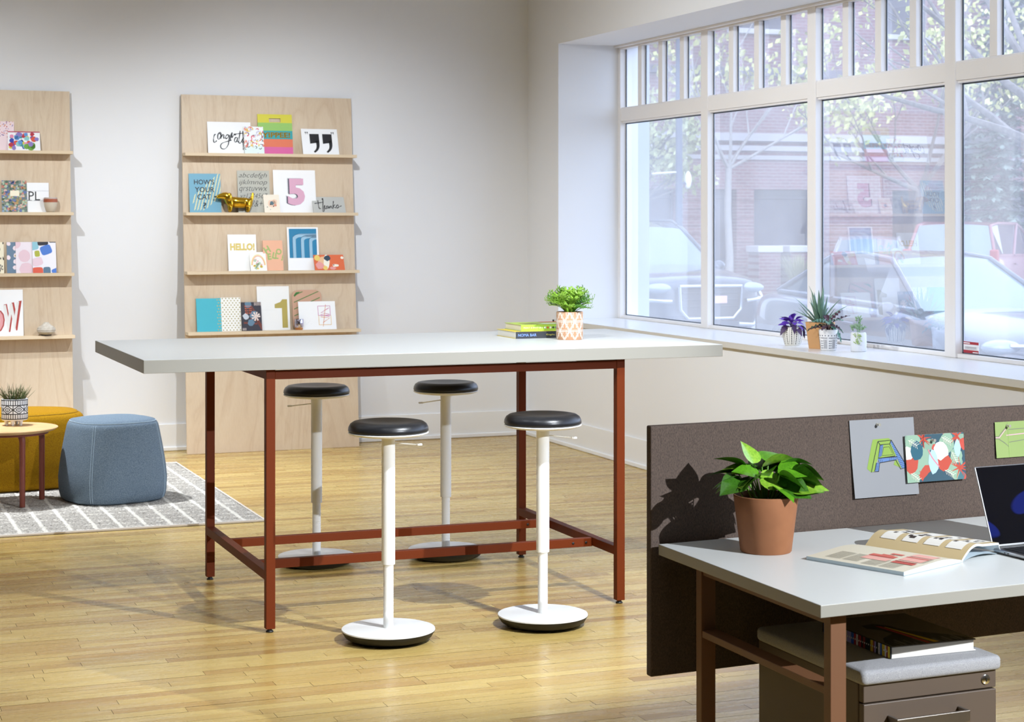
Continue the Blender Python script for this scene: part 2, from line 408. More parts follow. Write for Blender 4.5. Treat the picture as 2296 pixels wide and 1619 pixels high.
for k in range(len(edges)-1):
    yl = edges[k]-(.042 if k == 0 else .0475); yr = edges[k+1]+(.0475 if k < len(MUL) else .05)
    w = empty('window_%d' % (k+1), label=WLAB[k], cat='window', kind='structure')
    if k == 0: boxo('jamb', (XF, XG+.010, yl, Y0W, .892, ZH), FRAME_W, w, .003)
    ym = edges[k+1]
    if k < len(MUL): boxo('mullion', (XF, XG+.010, ym-.0475, ym+.0475, .892, ZH), FRAME_W, w, .004)
    else: boxo('jamb', (XF, XG+.010, YN, yr, .892, ZH), FRAME_W, w, .003)
    boxo('transom_rail', (XF+.004, XG+.010, yr, yl, ZT0+.012, ZT1-.008), FRAME_W, w, .004)
    boxo('glazing_bead', (XF+.016, XG, yr, yl, ZT0, ZT0+.012), FRAME_W, w, .002)
    boxo('glazing_bead', (XF+.012, XG, yr, yl, ZT1-.008, ZT1), FRAME_W, w, .002)
    boxo('bottom_rail', (XF+.012, XG+.010, yr, yl, .892, .914), FRAME_W, w, .003)
    boxo('head_rail', (XF+.004, XG+.010, yr, yl, 2.84, ZH), FRAME_W, w, .003)
    boxo('head_trim', (XF-.030, XF, yr-.0475, yl+.0475, 2.852, ZH), FRAME_W, w, .002)
    span = yl-yr; lw = (span-3*.062)/4
    pane('pane', (XG-.0, XG+.006, yr, yl, .914, ZT0), w)
    for y_, in ((yl,),): boxo('spacer', (XG-.004, XG-.0005, y_-.010, y_, .914, ZT0), SPACER, w, 0)
    boxo('spacer', (XG-.004, XG-.0005, yr, yl, ZT0-.008, ZT0), SPACER, w, 0)
    boxo('spacer', (XG-.004, XG-.0005, yr, yl, .914, .920), SPACER, w, 0)
    for j in range(4):
        a = yl-j*(lw+.062); b = a-lw
        pane('transom_pane', (XG, XG+.006, b, a, ZT1, 2.84), w)
        boxo('spacer', (XG-.004, XG-.0005, a-.010, a, ZT1, 2.84), SPACER, w, 0)
        if j < 3: boxo('muntin', (XF+.012, XG+.010, b-.062, b, ZT1, 2.84), FRAME_W, w, .003)
# small sticker stuck on the glass near the mullion
stk = tag(boxo('window_sticker', (XG-.0035, XG-.0005, 7.79, 7.922, .918, .978), mat('sticker_white', '#f0eeee', .5), bevel=0), 'small red and white sticker in the lower corner of the window glass', 'sticker')
fnS = lambda x, y, l: (XG-.0035-l, 7.922-x, .918+y)
lay = [('#b0303c', rect(0, .046, .132, .060)+rect(0, 0, .132, .017)), ('#f0eeee', rect(.004, .050, .058, .055)+rect(.082, .004, .128, .009))]
sq = []
for i in range(11): sq += ribbon(catmull([(.016+i*.009, .026), (.02+i*.009, .034), (.023+i*.009, .028)], 4), .0016)
lay += [('#77777c', sq+rect(.016, .022, .118, .0234))]
print_mesh('print', lay, fnS, stk)

# ---- strip floor
random.seed(5)
fl = empty('floor', label='worn golden maple strip floor', cat='floor', kind='structure')
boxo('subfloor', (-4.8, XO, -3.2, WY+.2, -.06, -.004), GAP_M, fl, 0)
PW = .0572
planks = []
y = 2.60; row = 0
while y < WY-.02:
    x = -2.4-random.random()*.9; y1 = min(y+PW, WY-.014)
    while x < WX-.02:
        L = random.choice((.35, .5, .62, .75, .9, 1.1, 1.35))*(.85+.3*random.random()); x1 = min(x+L, WX-.014)
        if x1 > -2.4: planks.append((max(x, -2.4), x1, y, y1, random.random()**1.0))
        x = x1+.0006
    y += PW; row += 1
def seen(p):
    xm = (p[0]+p[1])/2; ym = (p[2]+p[3])/2; s_, c_ = sin(R(21.2)), cos(R(21.2))
    d = s_*xm+c_*ym
    if d < 5.5: return 1e9
    vis = False
    for xx in (p[0], xm, p[1]):
        dd = s_*xx+c_*ym; px = 1148+4096*(c_*xx-s_*ym)/dd
        if 0 < px < 2290 and 495.8+4096*1.595/dd < 1619 and not (px > 1480 and dd < 6.3): vis = True
    return d if vis else 1e9
planks.sort(key=seen)
def plank_geo(mb, p, pr):
    g = .0006+.0011*random.random()**2; z = -.0006*random.random()
    x0, x1, a, b, r = p
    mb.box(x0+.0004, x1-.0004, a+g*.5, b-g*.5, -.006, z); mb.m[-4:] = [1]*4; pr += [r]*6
def pr_attr(o, pr):
    a = o.data.attributes.new('pr', 'FLOAT', 'FACE'); a.data.foreach_set('value', pr)
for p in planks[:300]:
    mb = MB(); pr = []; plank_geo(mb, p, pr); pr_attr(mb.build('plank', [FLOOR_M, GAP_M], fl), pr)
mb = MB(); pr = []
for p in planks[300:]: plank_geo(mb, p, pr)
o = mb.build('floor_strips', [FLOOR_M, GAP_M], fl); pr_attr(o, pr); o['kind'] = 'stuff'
mb = MB(); pr = []      # coarser boards in the rest of the room
for i in range(60):
    mb.box(-4.6, -2.402, -3+i*.262, -3+i*.262+.2612, -.006, -.0003); pr += [random.random()]*6
for i in range(98):
    mb.box(-2.401, WX, -3+i*.0571, -3+i*.0571+.0566, -.006, -.0003); pr += [random.random()]*6
o = mb.build('floor_strips', FLOOR_M, fl); pr_attr(o, pr); o['kind'] = 'stuff'
# ================================================================== TALL TABLE
T = empty('standing_table', (0, 0, 0), label='tall white standing table on a rust red steel frame', cat='table')
boxo('tabletop', (1.19, 3.63, 6.89, 8.11, 1.022, 1.072), [LAM_EDGE], T, .0015)
boxo('tabletop_laminate', (1.1915, 3.6285, 6.8915, 8.1085, 1.0718, 1.0726), LAM_TOP, T, 0)
lx = (1.670, 3.159); ly = (6.935, 8.052); LS = .036
for x in lx:
    for y in ly:
        g = boxo('leg', (x, x+LS, y, y+LS, .014, 1.0215), RUST, T, .0015)
        MB().lathe([(.009, .006), (.009, .016)], 16, (x+LS/2, y+LS/2, 0)).lathe([(.014, 0), (.015, .003), (.012, .007)], 20, (x+LS/2, y+LS/2, 0)).build('glide', BLACK, g, smooth=40)
for y in (ly[0]+.002, ly[1]+.002): boxo('apron_rail', (lx[0]+LS, lx[1], y, y+.03, .981, 1.0145), RUST, T, .0015)
for x in (lx[0]+.002, lx[1]+.002): boxo('apron_rail', (x, x+.03, ly[0]+LS, ly[1], .981, 1.0145), RUST, T, .0015)
for x in lx: boxo('end_stretcher', (x, x+LS, ly[0]+LS, ly[1], .201, .237), RUST, T, .0015)
for y in (7.19, 7.715):
    s = boxo('long_stretcher', (lx[0]+LS+.0005, lx[1]-.0005, y, y+.03, .199, .235), RUST, T, .0015)
    for x in (lx[1]-.03, lx[1]-.09): MB().lathe([(.0055, 0), (.0055, .002), (.003, .0035)], 14).build('bolt', BLACK, s, smooth=40, loc=(x, y-.0005, .217)).rotation_euler = (R(90), 0, 0)

# ================================================================== STOOLS
def stool(label, x, y, rz, tilt=0):
    e = empty('perch_stool', (x, y, 0), rz, label, 'stool', 'four round perch stools')
    # rocking base: black rubber dome and white disc
    MB().lathe([(.0, 0), (.125, 0), (.155, .010), (.165, .016), (.1775, .036), (.1785, .040)], 64).build('rubber_base', BLACK, e, smooth=30)
    MB().lathe([(.1785, .0402), (.1775, .0445), (.172, .0462), (.02, .0475), (.0, .0475)], 64).build('base_disc', STOOL_W, e, smooth=40)
    MB().lathe([(.0195, .047), (.0195, .34)], 32).build('lower_post', STOOL_W, e, smooth=40)
    MB().lathe([(.0215, .2885), (.0255, .2885), (.0258, .291), (.0258, .775), (.0, .775)], 32).build('upper_post', STOOL_W, e, smooth=40)
    MB().lathe([(.0, .770), (.060, .772), (.135, .781), (.1505, .7865), (.1535, .790), (.152, .793), (.0, .793)], 64).build('seat_pan', STOOL_W, e, smooth=40)
    st = MB().lathe([(.149, .793), (.1535, .800), (.1520, .812), (.1455, .824), (.1335, .832), (.119, .8345), (.100, .833), (.055, .8295), (.0, .828)], 64).build('seat_cushion', VINYL, e, smooth=60)
    lv = MB().tube([(.024, 0, .748), (.128, -.012, .737)], .0042, 10, flat=.6).build('lever', STOOL_W, e, smooth=40)
    MB().box(.112, .134, -.0185, -.006, .7345, .742).build('lever_tip', STOOL_W, lv, bevel=.002)
    return e
stool('round black stool in front of the tall table, beside its near table leg', 2.078, 6.66, R(6))
stool('round black stool in front of the tall table, closest to the desk', 2.725, 6.689, R(-14))
stool('round black stool behind the tall table, in front of the plywood board', 2.222, 8.238, R(172))
stool('round black stool behind the tall table, nearest the window corner', 2.840, 8.19, R(186))

# ================================================================== DESK (slightly out of square with the walls)
def DK(u, v, z):     # desk plan: u along the desk, v towards the user
    return (2.116+u*cos(R(4)), 4.38+u*sin(R(4))-v, z)
D = empty('desk', label='white topped desk on brown metal legs', cat='desk')
def dbox(name, b, m, parent, bevel=.0015): return MB().box(*b, fn=DK).build(name, m, parent, bevel=bevel)
DL, DW = 1.52, .829
dbox('desktop', (0, DL, 0, DW, .709, .737), LAM_EDGE, D, .001)
dbox('desktop_laminate', (.001, DL-.001, .001, DW-.001, .7366, .7374), LAM_TOP, D, 0)
for u in (.055, DL-.098):
    for v in (.115, DW-.075):
        dbox('leg', (u, u+.043, v, v+.030, 0, .700), BROWN, D)
    dbox('side_rail', (u+.004, u+.024, .145, DW-.075, .676, .700), BROWN, D)
    dbox('foot_rest_bar', (u+.002, u+.047, .1455, DW-.0755, .515, .533), BROWN, D)
    dbox('spacer_plate', (u-.012, u+.043, .07, .15, .7005, .7085), BROWN, D); dbox('spacer_plate', (u-.012, u+.043, DW-.28, DW-.05, .7005, .7085), BROWN, D)
dbox('long_rail', (.10, DL-.10, .12, .14, .660, .700), BROWN, D)
SCR = empty('desk_screen', label='taupe fabric privacy screen behind the desk', cat='desk screen')
o = dbox('screen_panel', (-.014, DL+.02, -.048, -.020, .381, 1.049), SCREEN_F, SCR, .004)
def DS(u, z, l=0): return DK(u, -.0185+l, z)    # point on the screen's face

# ================================================================== PEDESTAL CABINET
PX, PY, PWD, PD = 2.376, 3.792, .397, .514
def PK(u, v, z): return (PX+u, PY+u*.043+v, z)
C = empty('pedestal_cabinet', label='taupe metal drawer pedestal with a grey seat cushion under the desk', cat='cabinet')
def pbox(name, b, m, parent, bevel=.002): return MB().box(*b, fn=PK).build(name, m, parent, bevel=bevel)
pbox('cabinet_body', (0, PWD, .022, PD, .03, .478), TAUPE, C, .003)
pbox('top_rail', (.002, PWD-.002, 0, .021, .4345, .478), TAUPE, C, .002)
dr = pbox('drawer', (.002, PWD-.002, -.001, .021, .21, .431), TAUPE, C, .002); dr2 = pbox('drawer', (.002, PWD-.002, -.001, .021, .035, .2065), TAUPE, C, .002)
for d_, z in ((dr, .385), (dr2, .165)):
    mb = MB(); mb.box(.070, .285, -.044, -.036, z-.014, z+.014, fn=PK); mb.box(.070, .078, -.037, -.001, z-.014, z+.014, fn=PK); mb.box(.277, .285, -.037, -.001, z-.014, z+.014, fn=PK)
    mb.build('handle', STEEL, d_, bevel=.0015)
lk = MB().lathe([(.012, 0), (.012, .003), (.009, .0045), (.0, .0045)], 24).build('lock', CHROME, C, smooth=40, loc=PK(.362, -.0005, .457)); lk.rotation_euler = (R(90), 0, 0)
MB().box(-.001, .001, -.005, .005, .0045, .006).build('keyhole', BLACK, lk)
for u in (.04, PWD-.04):
    for v in (.06, PD-.05): MB().lathe([(.012, 0), (.022, .004), (.022, .02), (.012, .03)], 16, PK(u, v, 0)).build('caster', BLACK, C, smooth=40)
# cushion: rounded slab
def rslab(x0, x1, y0, y1, z0, z1, r, fn, name, m, parent, rc=.03, n=6, crown=.006):
    mb = MB(); ring = []
    def outline(ins):
        pts = []
        for cx_, cy_, a0 in ((x1, y0, -90), (x1, y1, 0), (x0, y1, 90), (x0, y0, 180)):
            rr = max(rc-ins*.5, .004)
            ccx = cx_-(rr+ins if cx_ == x1 else -rr-ins); ccy = cy_-(rr+ins if cy_ == y1 else -rr-ins)
            for k in range(n+1):
                a = R(a0+90*k/n); pts.append((ccx+rr*cos(a), ccy+rr*sin(a)))
        return pts
    lv = [(r, z0)]+[(r*(1-cos(R(t))) if 0 else r*(1-sin(R(t))), z0+r*(1-cos(R(t)))) for t in (30, 60, 90)]+[(r*(1-cos(R(t))), z1-r+r*sin(R(t))) for t in (0, 30, 60, 90)]
    vs = []; fs = []
    for ins, z in lv: vs += [fn(x, y, z) for x, y in outline(ins)]
    N = 4*(n+1)
    for j in range(len(lv)-1):
        for i in range(N): fs.append((j*N+i, j*N+(i+1) % N, (j+1)*N+(i+1) % N, (j+1)*N+i))
    fs.append(tuple(range(N-1, -1, -1))); 
    b = (len(lv)-1)*N; vs += [fn((x0+x1)/2+(x-(x0+x1)/2)*.6, (y0+y1)/2+(y-(y0+y1)/2)*.6, z1+crown) for x, y in outline(r)]
    for i in range(N): fs.append((b+i, b+(i+1) % N, b+N+(i+1) % N, b+N+i))
    fs.append(tuple(b+N+i for i in range(N)))
    return mb.add(vs, fs).build(name, m, parent, smooth=60)
rslab(-.010, PWD+.008, -.014, PD, .4785, .515, .011, PK, 'seat_cushion', CUSH_F, C, .014, crown=.001)
CT = .5165

# ================================================================== RUG
def rug_mat():
    m = mat('grey_wool_rug', '#a9a5a0', .95, spec=.1); t = NT(m)
    n1 = t.noise(t.coords(), 110, 3, .7); n2 = t.noise(t.coords((1, 4, 1)), 9, 3)
    c = t.ramp(n1, [(.28, '#7d7871'), (.5, '#b5afa6'), (.75, '#d8d2c8')])
    c = t.mix(t.ramp(n2, [(.58, .0), (.78, .5)]), c, '#77726d')
    wob = t.math('MULTIPLY', t.math('SUBTRACT', t.noise(t.coords(), 14, 2), .5), .02)
    tc = t.new('TexCoord'); sp = t.new('SeparateXYZ'); t.link(tc.outputs['Object'], sp.inputs[0])
    fx = t.math('ABSOLUTE', t.math('SUBTRACT', t.math('FRACT', t.math('MULTIPLY', t.math('ADD', sp.outputs[0], wob), 1/.128)), .5))
    lx_ = t.ramp(fx, [(.39, .0), (.45, 1.0)])
    fy = t.math('ABSOLUTE', t.math('SUBTRACT', t.math('FRACT', t.math('MULTIPLY', t.math('ADD', sp.outputs[1], wob), 1/.115)), .5))
    brk = t.ramp(t.noise(t.coords((9, 3, 1)), 2.2, 2), [(.36, .0), (.46, 1.0)])
    ly_ = t.math('MULTIPLY', t.ramp(fy, [(.43, .0), (.475, .8)]), brk)
    c = t.mix(t.math('MAXIMUM', lx_, ly_), c, '#e8e3d8'); t.col(c)
    t.bump(n1, 1.0, .008); return m
RUG = rug_mat()
rg = empty('area_rug', label='grey wool rug with a cream grid under the ottomans', cat='rug')
RX0, RX1, RY0, RY1 = -.9, 2.285, 9.515, 11.985
random.seed(3)
def rugf(u, v):
    x = RX0+.01+(RX1-RX0-.02)*u; y_ = RY0+.01+(RY1-RY0-.02)*v
    e_ = min(u, 1-u, v, 1-v); return (x+random.uniform(-.004, .004), y_+random.uniform(-.004, .004), (.013+random.uniform(-.0045, .0035)) if e_ > .001 else .008)
MB().grid(rugf, 400, 310).build('pile', RUG, rg, smooth=180)
MB().tube([(RX0, RY0, .007), (RX1, RY0, .007), (RX1, RY1, .007), (RX0, RY1, .007), (RX0, RY0, .007)], .0075, 8).build('binding', mat('rug_binding', '#d9cfc4', .9), rg, smooth=60)
boxo('backing', (RX0, RX1, RY0, RY1, .001, .008), mat('rug_backing', '#6b655e', .9), rg, 0)
RZ = .0165

# ================================================================== OTTOMANS
def superell(a, b, n, k):
    pts = []
    for i in range(k):
        t = 2*pi*i/k; c_, s_ = cos(t), sin(t); pts.append((a*(abs(c_)**(2/n))*(1 if c_ >= 0 else -1), b*(abs(s_)**(2/n))*(1 if s_ >= 0 else -1)))
    return pts
def ottoman(name, label, loc, rz, a, b, h, n, m, taper, seams, stitch):
    e = empty(name, loc, rz, label, 'ottoman')
    k = 96; prof = [(.90, .0), (.955, .012), (.99, .05), (1.0, .13)]
    H_ = h-.045
    prof += [(1-taper*((z-.13)/(H_-.13))**1.3, z) for z in [.13+(H_-.13)*t for t in (.2, .4, .6, .8, .92, 1)]]
    s1 = prof[-1][0]
    prof += [(s1-.012, h-.03), (s1-.035, h-.017), (s1-.065, h-.010)]
    base = superell(a, b, n, k); vs = []; fs = []
    for s_, z in prof: vs += [(x*s_, y_*s_, z) for x, y_ in base]
    for j in range(len(prof)-1):
        for i in range(k): fs.append((j*k+i, j*k+(i+1) % k, (j+1)*k+(i+1) % k, (j+1)*k+i))
    fs.append(tuple(range(k-1, -1, -1))); J = (len(prof)-1)*k
    obj('body', vs, fs, m, e, smooth=60)
    s2 = prof[-1][0]; top = [(s2+.004, h-.011), (s2*.99, h-.004), (s2*.8, h+.004), (s2*.45, h+.009), (s2*.12, h+.010)]
    vs = []; fs = []
    for s_, z in top: vs += [(x*s_, y_*s_, z) for x, y_ in base]
    for j in range(len(top)-1):
        for i in range(k): fs.append((j*k+i, j*k+(i+1) % k, (j+1)*k+(i+1) % k, (j+1)*k+i))
    fs.append(tuple((len(top)-1)*k+i for i in range(k)))
    obj('top_panel', vs, fs, m, e, smooth=60)
    # stitched seams: a welt around the top and double stitching down the sides
    pp = [(x*(s2+.006), y_*(s2+.006), h-.0095) for x, y_ in base]; MB().tube(pp+[pp[0]], .0022, 6).build('welt', stitch, e, smooth=60)
    for i in seams:
        mb = MB()
        for off in (-.006, .006):
            x, y_ = base[i % k]; x2, y2 = base[(i+1) % k]; tx, ty = x2-x, y2-y_; l = sqrt(tx*tx+ty*ty)
            mb.tube([(x*(s_*1.001)+tx/l*off, y_*(s_*1.001)+ty/l*off, z) for s_, z in prof[1:-1]], .0012, 5)
        mb.build('seam', stitch, e, smooth=60)
    return e
BST = mat('blue_stitching', '#a9bccb', .8); MST = mat('mustard_stitching', '#a07a12', .8)
ottoman('ottoman', 'blue felt ottoman with rounded corners on the grey rug', (1.645, 10.54, RZ), R(14), .284, .284, .455, 2.8, BLUE_F, .15, (60, 84, 36, 12), BST)
ottoman('ottoman', 'long mustard yellow ottoman bench behind the small side table', (1.02, 11.25, RZ), R(4), .62, .315, .445, 2.9, MUST_F, .10, (55, 88, 40, 8), MST)

# ================================================================== SIDE TABLE
OAK = mat('pale_oak', '#cfa877', .5); t_ = NT(OAK); g_ = t_.noise(t_.coords((3, 40, 3), (0, 0, .4)), 3, 3)
t_.col(t_.ramp(g_, [(.3, '#b98d5b'), (.5, '#cda674'), (.7, '#d9b688')]))
MAROON = mat('maroon_powder_coat', '#7a3a2a', .5)
st = empty('side_table', (1.075, 10.572, RZ), 0, 'small round wooden side table with maroon legs on the rug', 'side table')
MB().lathe([(0, .402), (.235, .402), (.252, .408), (.264, .416), (.268, .420), (.266, .4225), (.255, .4235), (0, .4235)], 64).build('tabletop', OAK, st, smooth=40)
MB().lathe([(.0, .388), (.215, .388), (.215, .4015), (0, .4015)], 48).build('ring_frame', MAROON, st, smooth=40)
for a in (-75, 20, 105, 200):
    ca, sa = cos(R(a)), sin(R(a)); MB().tube([(.20*ca, .20*sa, .0), (.20*ca, .20*sa, .355), (.196*ca, .196*sa, .375), (.18*ca, .18*sa, .394)], [.0155, .0165, .018, .02], 16).build('leg', MAROON, st, smooth=40)
# ================================================================== PLYWOOD SHELF BOARDS
def pf(z): return 12.44+.21*z/2.46          # front face of the leaning board at height z
LEAN = atan2(.21, 2.46)
SHZ = [2.046, 1.634, 1.228, .813]           # undersides of the ledges
def shelf_board(label, x0, x1):
    e = empty('shelf_board', label=label, cat='shelf', group='leaning plywood shelf boards')
    P = [(pf(0), 0), (pf(2.475), 2.475), (pf(2.475)+.018, 2.474), (pf(0)+.018, 0)]
    MB().add([(x, y, z) for x in (x0, x1) for y, z in P], [(0, 1, 2, 3), (7, 6, 5, 4), (0, 4, 5, 1), (1, 5, 6, 2), (2, 6, 7, 3), (3, 7, 4, 0)]).build('back_panel', BIRCH, e, bevel=.001)
    for z in SHZ:
        MB().add([(x, y, zz) for x in (x0+.003, x1+.006) for y, zz in ((pf(z)-.094, z), (pf(z)-.091, z+.021), (pf(z+.021)-.0005, z+.021), (pf(z)-.0005, z))],
                 [(0, 1, 2, 3), (7, 6, 5, 4), (0, 4, 5, 1), (1, 5, 6, 2), (2, 6, 7, 3), (3, 7, 4, 0)]).build('ledge', PLY_EDGE, e, bevel=.001)
shelf_board('tall leaning plywood board whose ledges hold the gold dog and the cards', 2.445, 3.667)
shelf_board('tall leaning plywood board behind the mustard ottoman, cut by the picture edge', .465, 1.685)

def card(name, label, cat, sh, x0, x1, h, base, layers=(), ob=.030, ot=.004, t=.0022, outline=None, tilt_z=0, holes=None, group='cards and notebooks on the shelf boards'):
    """thin upright card leaning on a board; print layers in card units (0..w, 0..h) or as function of (w, h)"""
    z = SHZ[sh]+.0213; w = x1-x0
    beta = math.asin(max(-.5, min(.5, (ob-ot)/h)))
    m = mat('card_'+base.strip('#'), base, .55) if isinstance(base, str) else base
    mb = MB()
    if holes:
        for b in holes: mb.box(b[0], b[2], 0, t, b[1], b[3])
    else: mb.prism(outline or [(0, 0), (w, 0), (w, h), (0, h)], lambda a, b, d: (a, d, b), t)
    o = mb.build(name, m); o.location = (x0, pf(z)-ob-t-.0015, z+.0002); o.rotation_euler = (-(LEAN+beta), 0, tilt_z)
    tag(o, label, cat, group)
    if layers: print_mesh('print', [(c, clip(p, 0, 0, w, h)) for c, p in layers], lambda a, b, l: (a, -l, b), o)
    return o
def cp(strokes, u0, v0, u1, v1, w, h, width, k=6):
    """handwriting traced as strokes (u right, v down) -> ribbons in card units"""
    out = []
    for s in strokes:
        pts = catmull([((u-u0)/(u1-u0)*w, (v1-v)/(v1-v0)*h) for u, v in s], k); n = len(pts)
        out += ribbon(pts, lambda q: width*(.55+.75*abs(sin(q*7+.6))))
    return out
rng = random.Random(11)
# --- top ledge of the complete board
w, h = .306, .225
cs = [[(445,565),(430,575),(418,620),(420,655),(432,662),(455,640)], [(492,543),(472,568),(468,610),(478,625),(497,605),(508,562),(498,540),(490,552),(506,568)],
      [(510,560),(505,618)], [(507,600),(528,568),(540,575),(536,612),(550,605)], [(602,576),(578,570),(560,595),(565,615),(585,602),(606,570)],
      [(606,570),(600,622),(585,690),(550,735),(510,735),(497,705),(515,672),(570,650),(628,632)], [(612,640),(622,575),(640,540),(632,602),(655,575),(682,568)],
      [(692,600),(672,605),(662,640),(672,655),(690,640),(703,600),(698,648),(715,645)], [(735,518),(720,600),(712,655),(730,666),(748,640)], [(655,562),(720,552),(772,546)],
      [(748,640),(775,600),(790,620),(770,650),(750,655)], [(765,520),(762,745)]]
card('greeting_print', 'white print hand lettered congrats on the top ledge', 'card', 0, 2.620, 2.926, h, '#f4f4f4', [(INK, cp(cs, 350, 415, 858, 790, w, h, .0062))], .028, .004)
w, h = .248, .285
holes = [(0, 0, w, h*.80), (0, h*.80, w*.335, h*.90), (w*.665, h*.80, w, h*.90), (0, h*.90, w, h)]
yl = [('#d8cf3c', clip(rect(0, h*.785, w, h*.80)+rect(0, h*.80, w*.335, h*.90)+rect(w*.665, h*.80, w, h*.90)+rect(0, h*.90, w, h), 0, 0, w, h)), ('#94c465', rect(0, h*.585, w, h*.785)),
      ('#2f9ea2', rect(0, h*.375, w, h*.585)), ('#e07552', rect(0, h*.175, w, h*.375)), ('#d8619c', rect(0, 0, w, h*.175)), (GOLD, fit(text2d('YIPPEE!', 1, bold=.03), w*.12, h*.41, w*.93, h*.545))]
card('gift_bag', 'striped rainbow gift bag with a cut out handle and gold YIPPEE!', 'gift bag', 0, 2.977, 3.225, h, '#d8cf3c', yl, .026, .003, .004, holes=holes)
w, h = .140, .197
L = [('#dfeeea', rect(0, 0, w, h*.30))]
for c in ('#e0526a', '#e8836a', '#2a3440', '#c9c0d8', '#ecc858'):
    P = []
    for i in range(13):
        x, y = rng.random()*w, h*(.26+.74*rng.random()) if rng.random() < .85 else rng.random()*h
        a = rng.random()*6; P += ribbon(catmull([(x, y), (x+.012*cos(a), y+.012*sin(a)), (x+.02*cos(a+.8), y+.02*sin(a+.8))], 4), lambda q: .009*(1-q*.7) if c != '#2a3440' else .004)
    L.append((c, P))
card('notebook', 'small white notepad with red floral sprigs between the congrats print and the bag', 'notepad', 0, 2.873, 3.013, h, '#f2f4f3', L, .046, .014, .006)
w, h = .264, .196
def comma(x, y, sx, sy):
    body = [[(x, y), (x+sx, y), (x+sx, y-sy*.45), (x, y-sy*.52)]]
    tail = ribbon(catmull([(x+sx*.8, y-sy*.35), (x+sx*.82, y-sy*.62), (x+sx*.68, y-sy*.82), (x+sx*.36, y-sy*.97)], 6), lambda q: sx*.40*(1-.55*q))
    return body+tail
card('quote_card', 'white card with two big black quotation marks', 'card', 0, 3.289, 3.553, h, '#f4f4f4',
     [(INK, comma(w*.22, h*.80, w*.26, h*.74)+comma(w*.575, h*.80, w*.26, h*.74)+comma(w*.10, h*.88, w*.03, h*.10)+comma(w*.15, h*.88, w*.03, h*.10)+comma(w*.82, h*.88, w*.03, h*.10)+comma(w*.87, h*.88, w*.03, h*.10))], .058, .004, .003)
# --- second ledge
w, h = .221, .273
dash = []
for i in range(24):
    for j in range(9):
        u = .02+i*.016; x = .30*w+j*.021+(i % 2)*.010-(.16-u*.85); y = u*.76
        if x > w*.08+(.0 if y < h*.4 else (y-h*.4)*.9): dash += [[(x, y), (x+.0062, y), (x+.0162, y+.0165), (x+.010, y+.0165)]]
txt = fit(text2d("HOW'S", 1, bold=.015), w*.16, h*.72, w*.80, h*.85)+fit(text2d('YOUR', 1, bold=.015), w*.18, h*.52, w*.80, h*.655)+fit(text2d('CAT', 1, bold=.015), w*.25, h*.33, w*.68, h*.47)+fit(text2d('?', 1, bold=.015), w*.42, h*.10, w*.53, h*.255)
card('cat_card', "blue card asking HOW'S YOUR CAT? behind the gold dog", 'card', 1, 2.485, 2.706, h, '#6fa6bd', [('#dfdcae', dash), (INK, txt)], .028, .004)
w, h = .228, .297
L = []
for k, s in enumerate(('abcdefgh', 'ijklmnop', 'qrstuvwx', 'yz1234567', '890!?&+%')): L += fit(text2d(s, 1, shear=.35, bold=-.012), w*.05, h*(.80-k*.165), w*.93, h*(.95-k*.165))
card('alphabet_card', 'grey card with a hand lettered alphabet and numerals', 'card', 1, 2.825, 3.053, h, '#b9b8ac', [(INK, L)], .026, .003)
w, h = .305, .304
five = fit(text2d('5', 1, bold=.05), w*.33, h*.17, w*.74, h*.80)
lines = []
for i in range(26): lines += rect(w*.28, h*(.16+.025*i), w*.78, h*(.16+.025*i)+.0007)
card('number_card', 'white card with a large pink numeral 5', 'card', 1, 3.081, 3.386, h, '#f3f3f3', [('#b9b9bd', xf(five, dx=-.013, dy=.003)), ('#20253a', xf(five, dx=-.007, dy=-.002)), ('#dba9c0', five)], .024, .002)
w, h = .113, .136
L = [('#eecbb0', blob(w*.5, h*.5, w*.26, rng)+blob(w*.7, h*.6, w*.16, rng)), ('#54707a', blob(w*.5, h*.52, w*.13, rng)), ('#d98f72', blob(w*.72, h*.4, w*.08, rng)), ('#3b3b3f', blob(w*.42, h*.45, w*.05, rng)+blob(w*.2, h*.3, w*.03, rng)+blob(w*.6, h*.35, w*.04, rng)+blob(w*.38, h*.16, w*.02, rng))]
card('small_card', 'small cream card with a painted hummingbird spot beside the 5', 'card', 1, 3.004, 3.117, h, '#efe4d0', L, .056, .016)
w, h = .235, .130
th = [[(1640,1320),(1638,1380),(1645,1420),(1660,1415)], [(1595,1358),(1650,1350),(1702,1342)], [(1688,1312),(1700,1300),(1690,1380),(1675,1440),(1690,1450),(1700,1400),(1712,1380),(1710,1420),(1725,1415)],
      [(1746,1385),(1728,1395),(1728,1415),(1742,1412),(1751,1390),(1750,1412),(1760,1410)], [(1766,1388),(1765,1412),(1775,1392),(1785,1390),(1785,1412),(1797,1408)], [(1820,1328),(1808,1380),(1800,1422)],
      [(1832,1372),(1808,1392),(1832,1412)], [(1832,1412),(1858,1375),(1870,1385),(1865,1405),(1845,1412),(1880,1396),(1905,1384)]]
card('thanks_card', 'grey folded card hand lettered thanks', 'card', 1, 3.356, 3.591, h, '#bcbcb6', [(INK, cp(th, 1572, 1280, 1945, 1465, w, h, .0052))], .062, .004)
